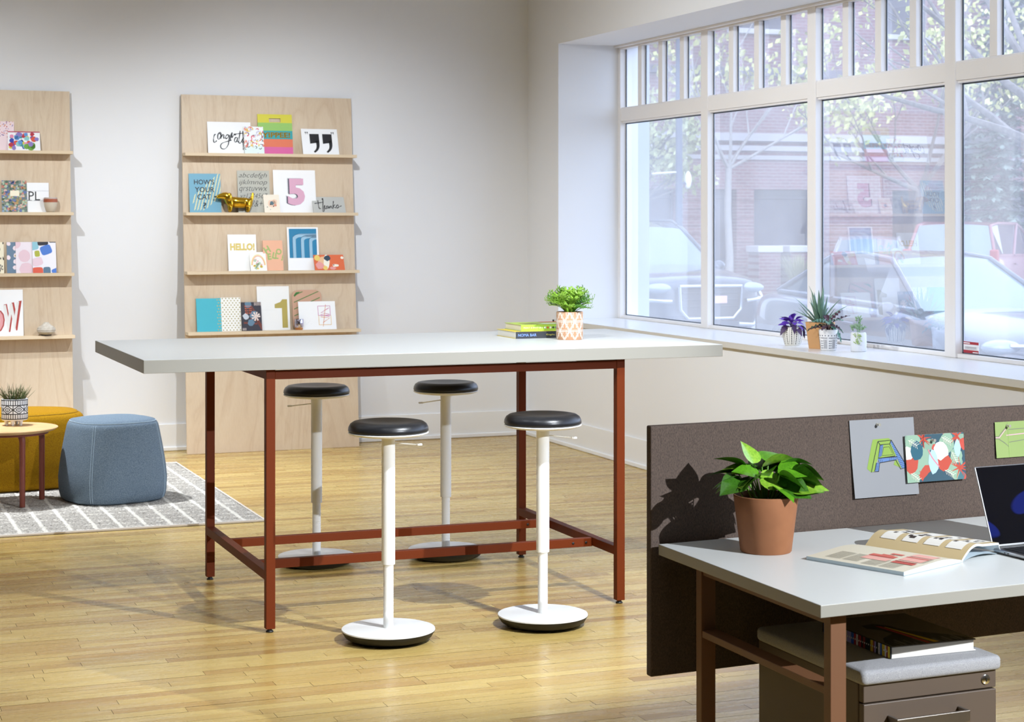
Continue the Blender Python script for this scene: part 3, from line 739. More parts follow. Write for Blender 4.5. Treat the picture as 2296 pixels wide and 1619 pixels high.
# --- third ledge
w, h = .201, .256
card('hello_card', 'white card with gold block letters HELLO!', 'card', 2, 2.749, 2.950, h, '#f5f5f3', [('#ddc66e', fit(text2d('HELLO!', 1, bold=.05), w*.08, h*.56, w*.94, h*.76))], .026, .003)
w, h = .141, .215
P = []
for ch, x, y, r_, s_ in (('H', .15, .55, .5, .06), ('E', .22, .36, .1, .055), ('L', .42, .42, -.25, .055), ('L', .58, .40, -.1, .05), ('O', .68, .52, .2, .05), ('!', .88, .35, -.3, .055)):
    P += xf(text2d(ch, 1, bold=.04), s_, s_*1.1, w*x, h*y, r_)
card('peach_card', 'peach card with tumbling green letters HELLO!', 'card', 2, 2.996, 3.137, h, '#edb594', [('#a3b86d', P)], .030, .004, .004)
w, h = .116, .140
L = [('#ecd86a', ribbon([(w*.5+w*.42*cos(a/20*pi), h*.30+h*.55*sin(a/20*pi)) for a in range(21)], .004)), ('#eeb49a', ribbon([(w*.5+w*.37*cos(a/20*pi), h*.30+h*.49*sin(a/20*pi)) for a in range(21)], .007)),
     ('#b7cbaa', sum([blob(w*(.3+.5*rng.random()), h*(.1+.5*rng.random()), w*.09, rng) for _ in range(8)], [])), ('#e6c23c', sum([blob(w*(.15+.7*rng.random()), h*(.08+.25*rng.random()), w*.06, rng) for _ in range(6)], [])), ('#e6a9b4', sum([blob(w*(.2+.6*rng.random()), h*(.3+.3*rng.random()), w*.05, rng) for _ in range(4)], []))]
card('garden_card', 'small white card with a yellow arch of painted flowers', 'card', 2, 2.898, 3.014, h, '#f1f0e8', L, .056, .014)
w, h = .225, .306
x0_, x1_, y0_, y1_ = w*.06, w*.945, h*.285, h*.965
arch = []; pale = []; dark = []
for k in range(3):
    xa = x0_+w*.11+k*w*.265
    base = [(xa, y0_), (xa, h*.72), (xa+.008, h*.79), (xa+.030, h*.83), (xa+.06, h*.84), (x1_, h*.842)]
    sm = catmull([(a, b-k*h*.025) if b > y0_ else (a, b) for a, b in base], 6)
    pale += ribbon([(a+.011, b-.009) for a, b in sm], .024); dark += ribbon(sm, .0022)
cl = lambda p: clip(p, x0_, y0_, x1_, y1_)
card('arch_print', 'white print with blue concentric arches', 'card', 2, 3.173, 3.398, h, '#f6f6f6', [('#2580ab', rect(x0_, y0_, x1_, y1_)), ('#9cc3da', cl(pale)), ('#14456f', cl(dark))], .024, .002)
w, h = .218, .120
L = [('#dd6a3e', rect(0, 0, w, h)), ('#e7b98f', blob(w*.3, h*.5, w*.2, rng, ry=h*.4)), ('#f0ead8', blob(w*.42, h*.55, w*.10, rng, ry=h*.45)+blob(w*.7, h*.3, w*.10, rng, ry=h*.1)+blob(w*.95, h*.8, w*.05, rng)), ('#e8c86a', blob(w*.12, h*.8, w*.1, rng)+blob(w*.35, h*.15, w*.08, rng)),
     ('#2b3e50', blob(w*.46, h*.78, w*.11, rng, ry=h*.18)), ('#e59a94', blob(w*.18, h*.3, w*.13, rng, ry=h*.25)+blob(w*.6, h*.12, w*.1, rng, ry=h*.1)), ('#191919', blob(w*.64, h*.33, w*.02, rng))]
card('abstract_card', 'orange abstract painted card lying low in front of the arch print', 'card', 2, 3.356, 3.574, h, '#dd6a3e', L, .062, .016, .003)
# --- lowest ledge
w, h = .175, .231
dots = []
for j in range(11):
    for i in range(3): dots += disc(w*(.84+.09*i+(.045 if j % 2 else 0)), h*(.05+.09*j), .0042, 8)
card('teal_notebook', 'teal notebook with tan dots along one side', 'notebook', 3, 2.521, 2.696, h, '#45b3c4', [('#c9b46a', dots)], .030, .004, .005)
w, h = .140, .235
dots = []
for j in range(15):
    for i in range(6): dots += disc(w*(.08+.17*i+(.085 if j % 2 else 0)), h*(.035+.067*j), .0046, 8)
card('dotted_notebook', 'white notebook with olive polka dots next to the teal one', 'notebook', 3, 2.693, 2.831, h, '#f2f0ea', [('#a9a064', dots)], .030, .004, .005)
w, h = .142, .203
L = [('#74382c', sum([ribbon([(w*rng.random(), h*rng.random()), (w*rng.random(), h*rng.random())], .012) for _ in range(7)], [])), ('#5f7f96', blob(w*.35, h*.92, w*.18, rng)+blob(w*.6, h*.55, w*.22, rng)+blob(w*.45, h*.28, w*.17, rng)), ('#c3c9d2', blob(w*.2, h*.5, w*.15, rng)),
     ('#e9d6cc', sum([ribbon([(w*(.7+.22*cos(a)), h*(.5+.16*sin(a))), (w*.72, h*.48)], lambda q: .012*(1-q*.6)) for a in (0, .6, 1.3, 2, 2.8, 3.6, 4.4, 5.2)], [])+sum([rect(w*(.65+.06*i), h*.88, w*(.65+.06*i)+.003, h*.99) for i in range(6)], [])+sum([rect(w*(.02+.05*i), h*.02, w*(.02+.05*i)+.003, h*.10) for i in range(4)], [])), ('#d8775c', sum([disc(w*(.2+.09*i), h*(.62+.08*j), .004, 6) for i in range(4) for j in range(4)], []))]
card('dark_notebook', 'dark patterned notebook with blue and rust shapes', 'notebook', 3, 2.833, 2.973, h, '#2f2d38', L, .046, .012, .005)
w, h = .230, .308
card('number_one_card', 'tall white card with a gold numeral 1', 'card', 3, 2.948, 3.178, h, '#f0f0ee', [('#e2e2e0', rect(0, h*.455, w*.6, h*.46)), ('#b4a355', [[(w*.76, h*.05), (w*.93, h*.05), (w*.93, h*.70), (w*.78, h*.70), (w*.72, h*.64), (w*.54, h*.59), (w*.54, h*.50), (w*.76, h*.50)]])], .026, .003)
w, h = .213, .280
rc = .045; ol = []
for cx_, cy_, a0 in ((w-rc, rc, -90), (w-rc, h-rc, 0), (rc, h-rc, 90), (rc, rc, 180)):
    for k in range(7): a = R(a0+15*k); ol.append((cx_+rc*cos(a), cy_+rc*sin(a)))
def inside(polys):    # keep inside the rounded outline: clip to slightly smaller box and shave corners
    return clip(polys, .006, .006, w-.006, h-.006)
st_ = []
for k in range(-2, 7): st_ += [[(-.02, h*(-.05+.17*k)), (w+.02, h*(.33+.17*k)), (w+.02, h*(.352+.17*k)), (-.02, h*(-.03+.17*k))]]
st_ = [p for p in clip(st_, .012, .012, w-.012, h-.012)]
card('wood_panel', 'rounded pink toned wooden tray with green diagonal stripes', 'tray', 3, 3.198, 3.411, h, '#c99f85', [('#3e7a35', st_+[[(.016, h-.05), (.06, h-.012), (.03, h-.016), (.018, h-.03)]])], .026, .003, .005, outline=ol)
w, h = .267, .202
def frame(x0, y0, x1, y1, t): return rect(x0, y0, x1, y0+t)+rect(x0, y1-t, x1, y1)+rect(x0, y0+t, x0+t, y1-t)+rect(x1-t, y0+t, x1, y1-t)
card('line_art_card', 'white card with a small pink to yellow line emblem', 'card', 3, 3.237, 3.504, h, '#f4f4f3',
     [('#c65f9e', frame(w*.52, h*.49, w*.86, h*.84, .003)), ('#e3b23c', rect(w*.53, h*.155, w*.87, h*.168)+rect(w*.53, h*.16, w*.54, h*.50)+rect(w*.86, h*.16, w*.87, h*.50)),
      ('#c8558e', ribbon([(w*.82, h*.76), (w*.60, h*.59), (w*.83, h*.53)], .004)+ribbon([(w*.59, h*.52), (w*.83, h*.46)], .004)), ('#dd8a52', ribbon([(w*.74, h*.88), (w*.64, h*.10)], .003)+ribbon([(w*.59, h*.45), (w*.83, h*.40), (w*.64, h*.24)], .004)), ('#888888', sum([disc(w*(.2+.04*i), h*(.2+.05*(i % 3)), .0012, 6) for i in range(4)], []))], .058, .022, .003)
# mirror finish cup
CUPM = mat('mercury_glaze', '#c8c4dc', .08, 1.0)
cup = empty('mirror_cup', (3.234, pf(.834)-.052, .834+.0005), 0, 'tiny mirror finish cup with a copper foot beside the white line card', 'cup')
MB().lathe([(.027, .016), (.032, .030), (.032, .072), (.030, .075), (.028, .072), (.026, .03), (0, .028)], 32).build('bowl', CUPM, cup, smooth=50)
MB().lathe([(.0, 0), (.025, 0), (.028, .008), (.0275, .016), (0, .016)], 32).build('foot', mat('copper_glaze', '#c98a55', .3, .6), cup, smooth=50)
# --- board cut by the picture edge
w, h = .152, .199
L = []
for c in ('#5a5f9a', '#c0433f', '#8a6aa0', '#d98a3a'): L.append((c, sum([disc(w*rng.random(), h*(.45+.55*rng.random()), .0025+.002*rng.random(), 6) for _ in range(22)], [])))
card('confetti_card', 'pale pink card with small confetti flecks', 'card', 0, 1.164, 1.316, h, '#ead3d6', L, .026, .003)
w, h = .209, .136
L = []
for c in ('#2f3fa8', '#d6503a', '#26313f', '#d8c93e', '#2f8f96', '#e08aa8', '#8cc7c6', '#b52a3c', '#6a9f3c', '#8878b8', '#5a90cc'):
    L.append((c, sum([blob(w*(.06+.88*rng.random()), h*(.08+.8*rng.random()), .010+.010*rng.random(), rng) for _ in range(4)], [])))
L.append(('#b8234a', rect(0, h-.006, w, h)))
card('pouch', 'zip pouch with bright paint blots and a crimson zip', 'pouch', 0, 1.273, 1.482, h, '#efeef0', L, .046, .010, .010)
w, h = .162, .217
L = [('#6b7a6e', rect(0, 0, w, h))]
for c in ('#8aa0b8', '#c9816f', '#d8b0a0', '#47604e', '#b08f58', '#5f6fa0', '#a8bba0'):
    L.append((c, sum([blob(w*rng.random(), h*rng.random(), .005+.006*rng.random(), rng, 7) for _ in range(34)], [])))
L.append(('#efe6cc', rect(w*.34, h*.50, w*.70, h*.68)))
card('floral_notebook', 'notebook with dense floral cover and a cream label', 'notebook', 1, 1.230, 1.392, h, '#8a8f80', L, .040, .006, .010)
w, h = .145, .201
card('letter_card', 'white card with black serif letters PL between rules', 'card', 1, 1.394, 1.539, h, '#f1f1f1', [('#8d93a0', rect(0, h*.715, w, h*.722)+rect(0, h*.38, w, h*.387)), (INK, fit(text2d('PL', 1, bold=.0), w*.08, h*.40, w*.60, h*.70)+rect(w*.03, h*.395, w*.22, h*.41)+rect(w*.33, h*.395, w*.60, h*.41)+rect(w*.03, h*.69, w*.2, h*.705))], .024, .003)
w, h = .084, .211
card('speckled_card', 'cream card with black ink marks, cut by the picture edge', 'card', 2, 1.158, 1.242, h, '#ece3c8', [(INK, sum([ribbon([(w*rng.random(), h*rng.random()) for _ in range(1)]*1+[(w*(.5+.4*rng.random()), h*rng.random())], .003)[:0]+blob(w*(.4+.6*rng.random()), h*rng.random(), .004, rng, 6, .8, .009) for _ in range(16)], []))], .034, .004)
w, h = .126, .210
P = sum([blob(w*x, h*y, .013, rng, 10, .25, .016) for x, y in ((.42, .80), (.45, .57), (.42, .37), (.40, .18), (.08, .50), (.1, .95), (.78, .9))], [])
card('blue_notebook', 'slate blue notebook with white and pink pebble shapes', 'notebook', 2, 1.261, 1.387, h, '#647d94', [('#f0dfe4', P), ('#a9a53e', blob(w*.44, h*.56, .006, rng)+blob(w*.9, h*.7, .01, rng))], .030, .004)
w, h = .185, .211
card('pink_notebook', 'pale pink notebook with large rounded pebbles', 'notebook', 2, 1.318, 1.503, h, '#eadfe6', [('#e2c3cc', blob(w*.3, h*.55, .038, rng, 14, .12, .042)+blob(w*.36, h*.12, .045, rng, 14, .12)+blob(w*.85, h*.85, .045, rng, 14, .12)+blob(w*.02, h*.95, .03, rng))], .036, .008)
w, h = .153, .212
def rot_blob(x, y, a, b, rot): return [[(x+cos(rot)*p-sin(rot)*q, y+sin(rot)*p+cos(rot)*q) for p, q in superell_small(a, b)]]
def superell_small(a, b):
    return [(a*(abs(cos(2*pi*i/20))**.5)*(1 if cos(2*pi*i/20) >= 0 else -1), b*(abs(sin(2*pi*i/20))**.5)*(1 if sin(2*pi*i/20) >= 0 else -1)) for i in range(20)]
card('mosaic_notebook', 'white notebook with blue, olive and coral mosaic shapes', 'notebook', 2, 1.426, 1.579, h, '#ece9f0', [('#4676c8', rot_blob(w*.58, h*.74, .037, .032, .35)+rot_blob(w*.97, h*.05, .025, .02, .4)), ('#adb03c', rot_blob(w*.2, h*.62, .017, .021, .1)), ('#8cc0cf', rot_blob(w*.06, h*.88, .03, .03, .2)), ('#1f1f2c', rot_blob(w*.45, h*.97, .035, .018, .1)+rect(w*.73, h*.975, w, h)),
      ('#e4c9d4', rot_blob(w*.2, h*.36, .035, .028, .3)), ('#d9583e', rot_blob(w*.2, h*.06, .036, .026, .05)), ('#56748c', rot_blob(w*.6, h*.06, .024, .028, .05))], .044, .014)
w, h = .322, .309
WL = fit(text2d('W', 1, bold=.05), 0, 0, w*.36, h*.62)
sl_ = lambda P, k=.22: [[(x, y+k*x) for x, y in p] for p in P]
O_ = fit(text2d('O', 1, bold=.06), 0, 0, w*.30, h*.5)
PP = fit(text2d('P', 1, bold=.06), 0, 0, w*.26, h*.45)
card('pow_card', 'large white card with red comic lettering POW', 'card', 3, 1.041, 1.363, h, '#f3f3f3', [('#b04038', xf(sl_(WL), dx=w*.615, dy=h*.06)+xf(sl_(O_), dx=w*.33, dy=h*.03)+xf(PP, dx=w*.06, dy=h*.1)), ('#e8e6e2', xf(sl_(WL), .90, .93, w*.60, h*.085)), ('#e2a0a2', xf(sl_(O_), .86, .90, w*.345, h*.06)+xf(PP, .88, .9, w*.07, h*.12))], .028, .003)
# clay cup and squat vase
cc = empty('clay_cup', (1.545, pf(1.66)-.042, 1.6555), 0, 'handmade clay cup with a rust band on the ledge', 'cup')
MB().lathe([(0, 0), (.024, 0), (.030, .006), (.041, .04), (.0455, .07), (.0445, .078)], 40).build('body', mat('clay_glaze', '#cfc3b0', .5), cc, smooth=50)
MB().lathe([(.0458, .066), (.0462, .074), (.0458, .088), (.0445, .089)], 40).build('band', mat('rust_glaze', '#a5583a', .45), cc, smooth=50)
MB().lathe([(.0447, .0885), (.0435, .098), (.0405, .098), (.038, .07), (.02, .02), (0, .015)], 40).build('rim', mat('grey_clay_glaze', '#bdb0a8', .5), cc, smooth=50)
va = empty('stone_vase', (1.506, pf(.834)-.064, .8345), 0, 'squat ribbed stoneware vase on the lowest ledge', 'vase')
prof = [(.0, .008), (.036, .008), (.052, .018), (.0615, .034), (.0605, .046), (.048, .060), (.030, .071), (.020, .080), (.015, .088), (.012, .088), (.011, .078), (0, .07)]
MB().lathe(prof, 40).build('body', mat('stoneware', '#b5ab9c', .65, bump=(60, .3, '#cfc8bb')), va, smooth=50)
for z, r in ((.026, .0582), (.040, .0618), (.053, .0555), (.066, .0375)): MB().tube([(r*cos(2*pi*i/40), r*sin(2*pi*i/40), z) for i in range(41)], .0014, 6).build('rib', mat('stoneware_rib', '#d2cabd', .65), va, smooth=60)
MB().lathe([(0, 0), (.034, 0), (.035, .0085), (0, .0085)], 32).build('foot', mat('dark_foot', '#3c2f28', .6), va, smooth=50)
# --- golden dachshund figurine
dg = empty('dog_figurine', (2.66, pf(1.655)-.052, 1.6555), 0, 'shiny gold dachshund figurine facing the picture edge', 'figurine')
def skin(name, nodes, edges_, m, parent, lvl=2):
    me = bpy.data.meshes.new(name); me.from_pydata([n[:3] for n in nodes], edges_, []); o = bpy.data.objects.new(name, me); COL.objects.link(o); o.parent = parent
    o.modifiers.new('skin', 'SKIN'); sv = me.skin_vertices[0].data if me.skin_vertices else None
    if sv is None:
        me.attributes; bpy.context.view_layer.objects.active = o; o.select_set(True); bpy.ops.mesh.customdata_skin_add(); sv = me.skin_vertices[0].data
    for v, n in zip(sv, nodes): v.radius = (n[3], n[4] if len(n) > 4 else n[3])
    sv[0].use_root = True
    s = o.modifiers.new('sub', 'SUBSURF'); s.levels = lvl; s.render_levels = lvl; me.materials.append(m)
    o.modifiers['skin'].use_smooth_shade = True
    return o
nodes = [(.155, 0, .066, .040), (.108, 0, .068, .045), (.205, 0, .067, .040), (.238, 0, .068, .034), (.084, 0, .098, .034), (.072, 0, .118, .034), (.042, 0, .114, .024), (.016, 0, .108, .0145), (.004, 0, .107, .011),
         (.252, 0, .088, .015), (.260, 0, .118, .010), (.262, 0, .140, .007)]
ed = [(0, 1), (0, 2), (2, 3), (1, 4), (4, 5), (5, 6), (6, 7), (7, 8), (3, 9), (9, 10), (10, 11)]
for lx_, ly_ in ((.100, -.021), (.104, .021), (.226, -.019), (.230, .019)):
    b = len(nodes); nodes += [(lx_, ly_, .044, .021), (lx_-.002, ly_, .024, .016), (lx_-.002, ly_, .012, .0145), (lx_-.014, ly_, .010, .012)]
    ed += [(1 if lx_ < .15 else 3, b), (b, b+1), (b+1, b+2), (b+2, b+3)]
skin('body', nodes, ed, GOLD, dg)
for s in (-1, 1): MB().ball((.090, s*.033, .106), (.018, .009, .030), n=14, k=10).build('ear', GOLD, dg, smooth=180)
MB().ball((-.003, 0, .108), (.007, .008, .006)).build('nose', mat('dark_gold', '#5a4310', .2, 1.0), dg, smooth=180)
# ================================================================== PLANT HELPERS
def leafmat(name, c1, c2, rough=.4, sss=.0, scale=25):
    m = mat(name, c1, rough); t = NT(m); n1 = t.noise(t.coords((1, 1, 1)), scale, 3, .6)
    oi = t.new('ObjectInfo'); c = t.ramp(n1, [(.35, c1), (.65, c2)])
    c = t.mix(t.math('MULTIPLY', oi.outputs['Random'], .35), c, c2); t.col(c)
    t.b.inputs['Transmission Weight'].default_value = 0
    return m
def leaf_mesh(name, outline, fold=.18, droop=.35, nseg=8, mat_=None, ruffle=0, ruf_n=6, cols=4):
    """outline(t) -> half width at t in 0..1 along the leaf (length 1, along +x); cupped and drooping"""
    mb = MB()
    def fn(u, v):
        t = u; hw = outline(t); s = 2*v-1
        x = t*(1-droop*.25*t); z = abs(s)*hw*fold-droop*t*t+ruffle*sin(t*ruf_n*2*pi+(0 if s > 0 else 1.4))*abs(s)*hw
        return (x, s*hw, z)
    mb.grid(fn, nseg, cols)
    me = bpy.data.meshes.new(name); me.from_pydata(mb.v, [], mb.f); me.materials.append(mat_); me.shade_smooth(); return me
def place_leaf(me, parent, base, az, el, L, roll=0, width=1, name='leaf'):
    o = bpy.data.objects.new(name, me); COL.objects.link(o); o.parent = parent
    o.matrix_local = Matrix.Translation(base) @ Matrix.Rotation(az, 4, 'Z') @ Matrix.Rotation(-el, 4, 'Y') @ Matrix.Rotation(roll, 4, 'X') @ Matrix.Diagonal((L, L*width, L, 1))
    return o
def stem(path, r, m, parent, name='stem'): return MB().tube(path, r, 6).build(name, m, parent, smooth=60)
def wrapped(name, layers, rad, parent, k=.0004, ny=1):
    """print around a pot: polygons in (arc length, z) mapped onto radius rad(z)"""
    return print_mesh(name, layers, lambda a, z, l: ((rad(z)+l)*cos(a), (rad(z)+l)*sin(a), z), parent, .0001, k)
def seg(p, q, w, n=4):
    return ribbon([(p[0]+(q[0]-p[0])*i/n, p[1]+(q[1]-p[1])*i/n) for i in range(n+1)], w)
def segA(p, q, w, r, n=5):       # stroke on a cylinder of radius r: angle, z
    polys = ribbon([((p[0]+(q[0]-p[0])*i/n)*r, p[1]+(q[1]-p[1])*i/n) for i in range(n+1)], w)
    return [[(x/r, y) for x, y in P] for P in polys]
# ------------------------------------------------------------------ fern in a clay pot on the tall table
TZ = 1.0727
fp = empty('potted_fern', (3.159, 7.44, TZ), 0, 'bright green crested fern in a tan pot with white triangle lines on the tall table', 'potted plant')
CLAYT = mat('tan_clay', '#b88a68', .7); CREAM = mat('cream_line', '#eee4d6', .7)
pr_, ph = .0592, .1225
MB().lathe([(0, 0), (pr_-.003, 0), (pr_, .004), (pr_, ph-.003), (pr_-.002, ph), (pr_-.006, ph), (pr_-.007, ph-.02), (0, ph-.02)], 64).build('pot', CLAYT, fp, smooth=40)
MB().lathe([(0, ph-.02), (pr_-.008, ph-.02), (pr_-.012, ph-.012), (0, ph-.009)], 32).build('soil', SOIL, fp, smooth=60)
P = []
na = 8; da = 2*pi/na; zr = [.002, .0405, .0815, .1205]
for i in range(na):
    for r_ in range(3):
        a0 = i*da+(da/2 if r_ % 2 else 0); z0, z1 = zr[r_], zr[r_+1]
        for off in (-.0026, .0026):
            P += segA((a0+off/pr_, z0), (a0+da/2+off/pr_, z1), .0021, pr_); P += segA((a0+da+off/pr_, z0), (a0+da/2+off/pr_, z1), .0021, pr_)
        for q in (1.2, 2.6, 4, 5.4, 6.8):                      # vertical hatching in alternate triangles
            aa = a0+da/2+da*q/8; zz = z1-(z1-z0)*abs(q/8-.5)*2
            P += segA((aa, zz if True else z0), (aa, z1), .0018, pr_, 1)
for z in zr[1:3]:
    for o_ in (-.0028, .0028): P += [[(2*pi*i/64, z+o_-.001), (2*pi*(i+1)/64, z+o_-.001), (2*pi*(i+1)/64, z+o_+.001), (2*pi*i/64, z+o_+.001)] for i in range(64)]
wrapped('line_pattern', [(CREAM, P)], lambda z: pr_, fp)
FERN = leafmat('fern_green', '#6c9c24', '#97bd42', .4); FERN2 = leafmat('fern_dark', '#3f7220', '#5f922c', .4)
rng = random.Random(4)
def frond_mesh(seed, m):
    r = random.Random(seed); mb = MB()
    path = [(t, 0, .55*t-.62*t*t) for t in [i/9 for i in range(10)]]
    hw = [.035, .05, .055, .06, .065, .07, .08, .09, .085, .05]
    for i in range(9):
        (x0, _, z0), (x1, _, z1) = path[i], path[i+1]
        for s in (-1, 1): mb.add([(x0, 0, z0), (x1, 0, z1), (x1, s*hw[i+1], z1+.03), (x0, s*hw[i], z0+.03)], [(0, 1, 2, 3) if s > 0 else (3, 2, 1, 0)])
    for i in range(5, 10):                        # crested, forked tips
        x0, _, z0 = path[i]
        for s in (-1, 1):
            for k in range(3):
                a = s*(.5+.5*k)+r.uniform(-.3, .3); L = r.uniform(.09, .18); w_ = .025
                bx, by, bz = x0, s*hw[i]*.7, z0+.03; ex, ey, ez = bx+L*cos(a), by+L*sin(a), bz+r.uniform(-.03, .10)
                mb.add([(bx, by-w_, bz), (ex-.01, ey-w_*.9, ez), (ex+.02, ey, ez+.03), (ex-.01, ey+w_*.9, ez), (bx, by+w_, bz)], [(0, 1, 2, 3, 4)])
                for q in (-1, 1): mb.add([(ex-.03, ey, ez), (ex+.04, ey+q*.05, ez+.04), (ex+.01, ey+q*.012, ez)], [(0, 1, 2)])
    me = bpy.data.meshes.new('frond'); me.from_pydata(mb.v, [], mb.f); me.materials.append(m); me.shade_smooth(); return me
fm = [frond_mesh(1, FERN), frond_mesh(2, FERN), frond_mesh(3, FERN2), frond_mesh(8, FERN)]
for i in range(56):
    a = i*2.39996+rng.uniform(-.2, .2); q = i/56; el = R(12+70*q+rng.uniform(-8, 8)); L = .085+.055*(1-abs(q-.35))+rng.uniform(-.012, .012)
    if q > .8: L *= .85
    place_leaf(fm[i % 4 if q < .9 else 1], fp, (.016*cos(a), .016*sin(a), ph-.012), a, el+R(14), L*(.72+.22*q), rng.uniform(-.4, .4), 1.25, 'frond')
# ------------------------------------------------------------------ books on the tall table
def book(name, label, x0, x1, y0, y1, z, t, cover, spine, prints_spine=(), prints_top=(), rot=0, pv=(0, 0), group=None):
    """paperback lying flat: spine on the -y side"""
    e = empty(name, (x0, y0, z), rot, label, 'book', group); W_, D_ = x1-x0, y1-y0
    m1 = mat('cover_'+cover.strip('#'), cover, .4); m2 = mat('spine_'+spine.strip('#'), spine, .4)
    boxo('page_block', (.004, W_-.003, .002, D_-.003, .0015, t-.0015), PAGES, e, 0)
    boxo('cover_front', (0, W_, 0, D_, t-.0015, t), m1, e, 0); boxo('cover_back', (0, W_, 0, D_, 0, .0015), m1, e, 0)
    s = boxo('spine', (0, W_, -.0012, .0018, 0, t), m2, e, .0006)
    if prints_spine: print_mesh('spine_print', prints_spine, lambda a, b, l: (a, -.0012-l, b), s)
    if prints_top: print_mesh('cover_print', prints_top, lambda a, b, l: (a, b, t+l), e)
    return e
sp1 = [('#7f9fe8', fit(text2d('NOMA BAR', 1, bold=.01), .010, .009, .098, .0215)), ('#e6dc6a', fit(text2d('Graphic Story Telling', 1), .145, .010, .26, .0195))]
book('book', 'thick paperback with a black NOMA BAR spine, at the bottom of the pair', 2.949, 3.255, 7.555, 7.795, TZ, .0305, '#e6cf4a', '#34363c', sp1)
sp2 = [('#e8efd0', fit(text2d('PRINT & PATTERN', 1), .012, .011, .105, .018))]
for i, c in enumerate(('#dfe6e6', '#d2503a', '#e8dfe0', '#2a2f36', '#6a8f94', '#c8402e')): sp2.append((c, [[(.110+i*.013, .0145), (.1155+i*.013, .0205), (.121+i*.013, .0145), (.1155+i*.013, .0085)]]))
tp = [('#8f9a4a', rect(.03, .02, .10, .12)), ('#c8674a', rect(.16, .15, .25, .20)), ('#dfe8c0', rect(.12, .02, .2, .1))]
book('book', 'lime green pattern book lying on the black spined book', 2.985, 3.245, 7.585, 7.79, TZ+.0307, .0285, '#b6cf58', '#a7cb48', sp2, tp)

# ------------------------------------------------------------------ window sill plants
SZ = .8923
pp = empty('potted_plant', (5.225, 9.076, SZ), 0, 'purple velvet plant in a white pot with black dashes on the sill', 'potted plant')
rp_ = lambda z: .043+.016*sin(min(1, z/.075)*pi/2)-.010*max(0, (z-.06)/.045)**2
prof = [(0, 0), (.041, 0)]+[(rp_(z), z) for z in [.003+.0101*i for i in range(11)]]
MB().lathe(prof+[(rp_(.104)-.004, .104), (rp_(.104)-.005, .09), (0, .09)], 48).build('pot', mat('pot_white', '#ece7da', .5), pp, smooth=50)
P = []
for i in range(26):
    a = 2*pi*i/26; n_ = 9 if i % 2 else 15
    for j in range(n_):
        z = .006+(.094)*(j+.5)/n_; w_ = .0052 if i % 2 else .0030; hh = .0068 if i % 2 else .0034; r_ = rp_(z)
        P.append([(a-w_/2/r_, z-hh/2), (a+w_/2/r_, z-hh/2), (a+w_/2/r_, z+hh/2), (a-w_/2/r_, z+hh/2)])
wrapped('dash_pattern', [(INK, P)], rp_, pp)
MB().lathe([(0, .09), (.047, .09), (.03, .096), (0, .097)], 24).build('soil', SOIL, pp, smooth=60)
PURP = leafmat('purple_leaf', '#4b2490', '#6a3cb4', .55); PDK = leafmat('purple_dark_leaf', '#3a2440', '#4a3060', .55)
ol = lambda t: .30*sin(pi*min(1, t*1.02))**.8*(1-.25*t)*(1+.12*sin(t*30))+.004
lp = [leaf_mesh('leaf', ol, .3, .35, 12, PURP), leaf_mesh('leaf', ol, .25, .75, 12, PDK)]
rng = random.Random(9)
for i in range(30):
    a = i*2.4; q = i/30; r_ = .014+.026*(1-q); z = .102+.05*q+rng.uniform(-.008, .008)
    stem([(0.01*cos(a), .01*sin(a), .095), (r_*.7*cos(a), r_*.7*sin(a), z*.95), (r_*cos(a), r_*sin(a), z)], .0013, PDK, pp)
    place_leaf(lp[1 if q < .28 else 0], pp, (r_*cos(a), r_*sin(a), z), a+rng.uniform(-.4, .4), R(-15+60*q+rng.uniform(-20, 20)), rng.uniform(.050, .070), rng.uniform(-.5, .5))
# aloe
al = empty('potted_plant', (5.235, 8.79, SZ), R(20), 'spiky aloe in a plain tan tapered pot on the sill', 'potted plant')
TANP = mat('tan_pot', '#cc9a66', .6)
sq4 = superell(1, 1, 5, 48); vs = []; fs = []
pr4 = [(.050, 0), (.0515, .003), (.066, .143), (.0655, .146), (.061, .146), (.059, .13)]
for r_, z in pr4: vs += [(x*r_, y*r_, z) for x, y in sq4]
for j in range(len(pr4)-1):
    for i in range(48): fs.append((j*48+i, j*48+(i+1) % 48, (j+1)*48+(i+1) % 48, (j+1)*48+i))
fs += [tuple(range(47, -1, -1)), tuple(5*48+i for i in range(48))]
obj('pot', vs, fs, TANP, al, smooth=50)
MB().lathe([(0, .131), (.055, .131), (.03, .137), (0, .138)], 24).build('soil', SOIL, al, smooth=60)
ALOE = leafmat('aloe_green', '#55786a', '#7c9c86', .4, scale=120)
def aloe_leaf(seed):
    mb = MB(); r = random.Random(seed); k = r.uniform(.05, .22)
    mb.tube([(t, 0, k*t*t*(1 if seed % 2 else -1)) for t in [i/10 for i in range(11)]], [.040, .052, .056, .055, .052, .046, .040, .032, .023, .013, .003], 8, flat=.45)
    me = bpy.data.meshes.new('leaf'); me.from_pydata(mb.v, [], mb.f); me.materials.append(ALOE); me.shade_smooth(); return me
am = [aloe_leaf(i) for i in range(4)]
rng = random.Random(21)
for i in range(24):
    a = i*2.4+rng.uniform(-.3, .3); q = i/24; el = R(38+50*q+rng.uniform(-8, 8)); L = .12+.085*q+rng.uniform(-.02, .02)
    place_leaf(am[i % 4], al, (.022*(1-q)*cos(a), .022*(1-q)*sin(a), .134), a, el-R(6), L, rng.uniform(-.3, .3), 1.35)
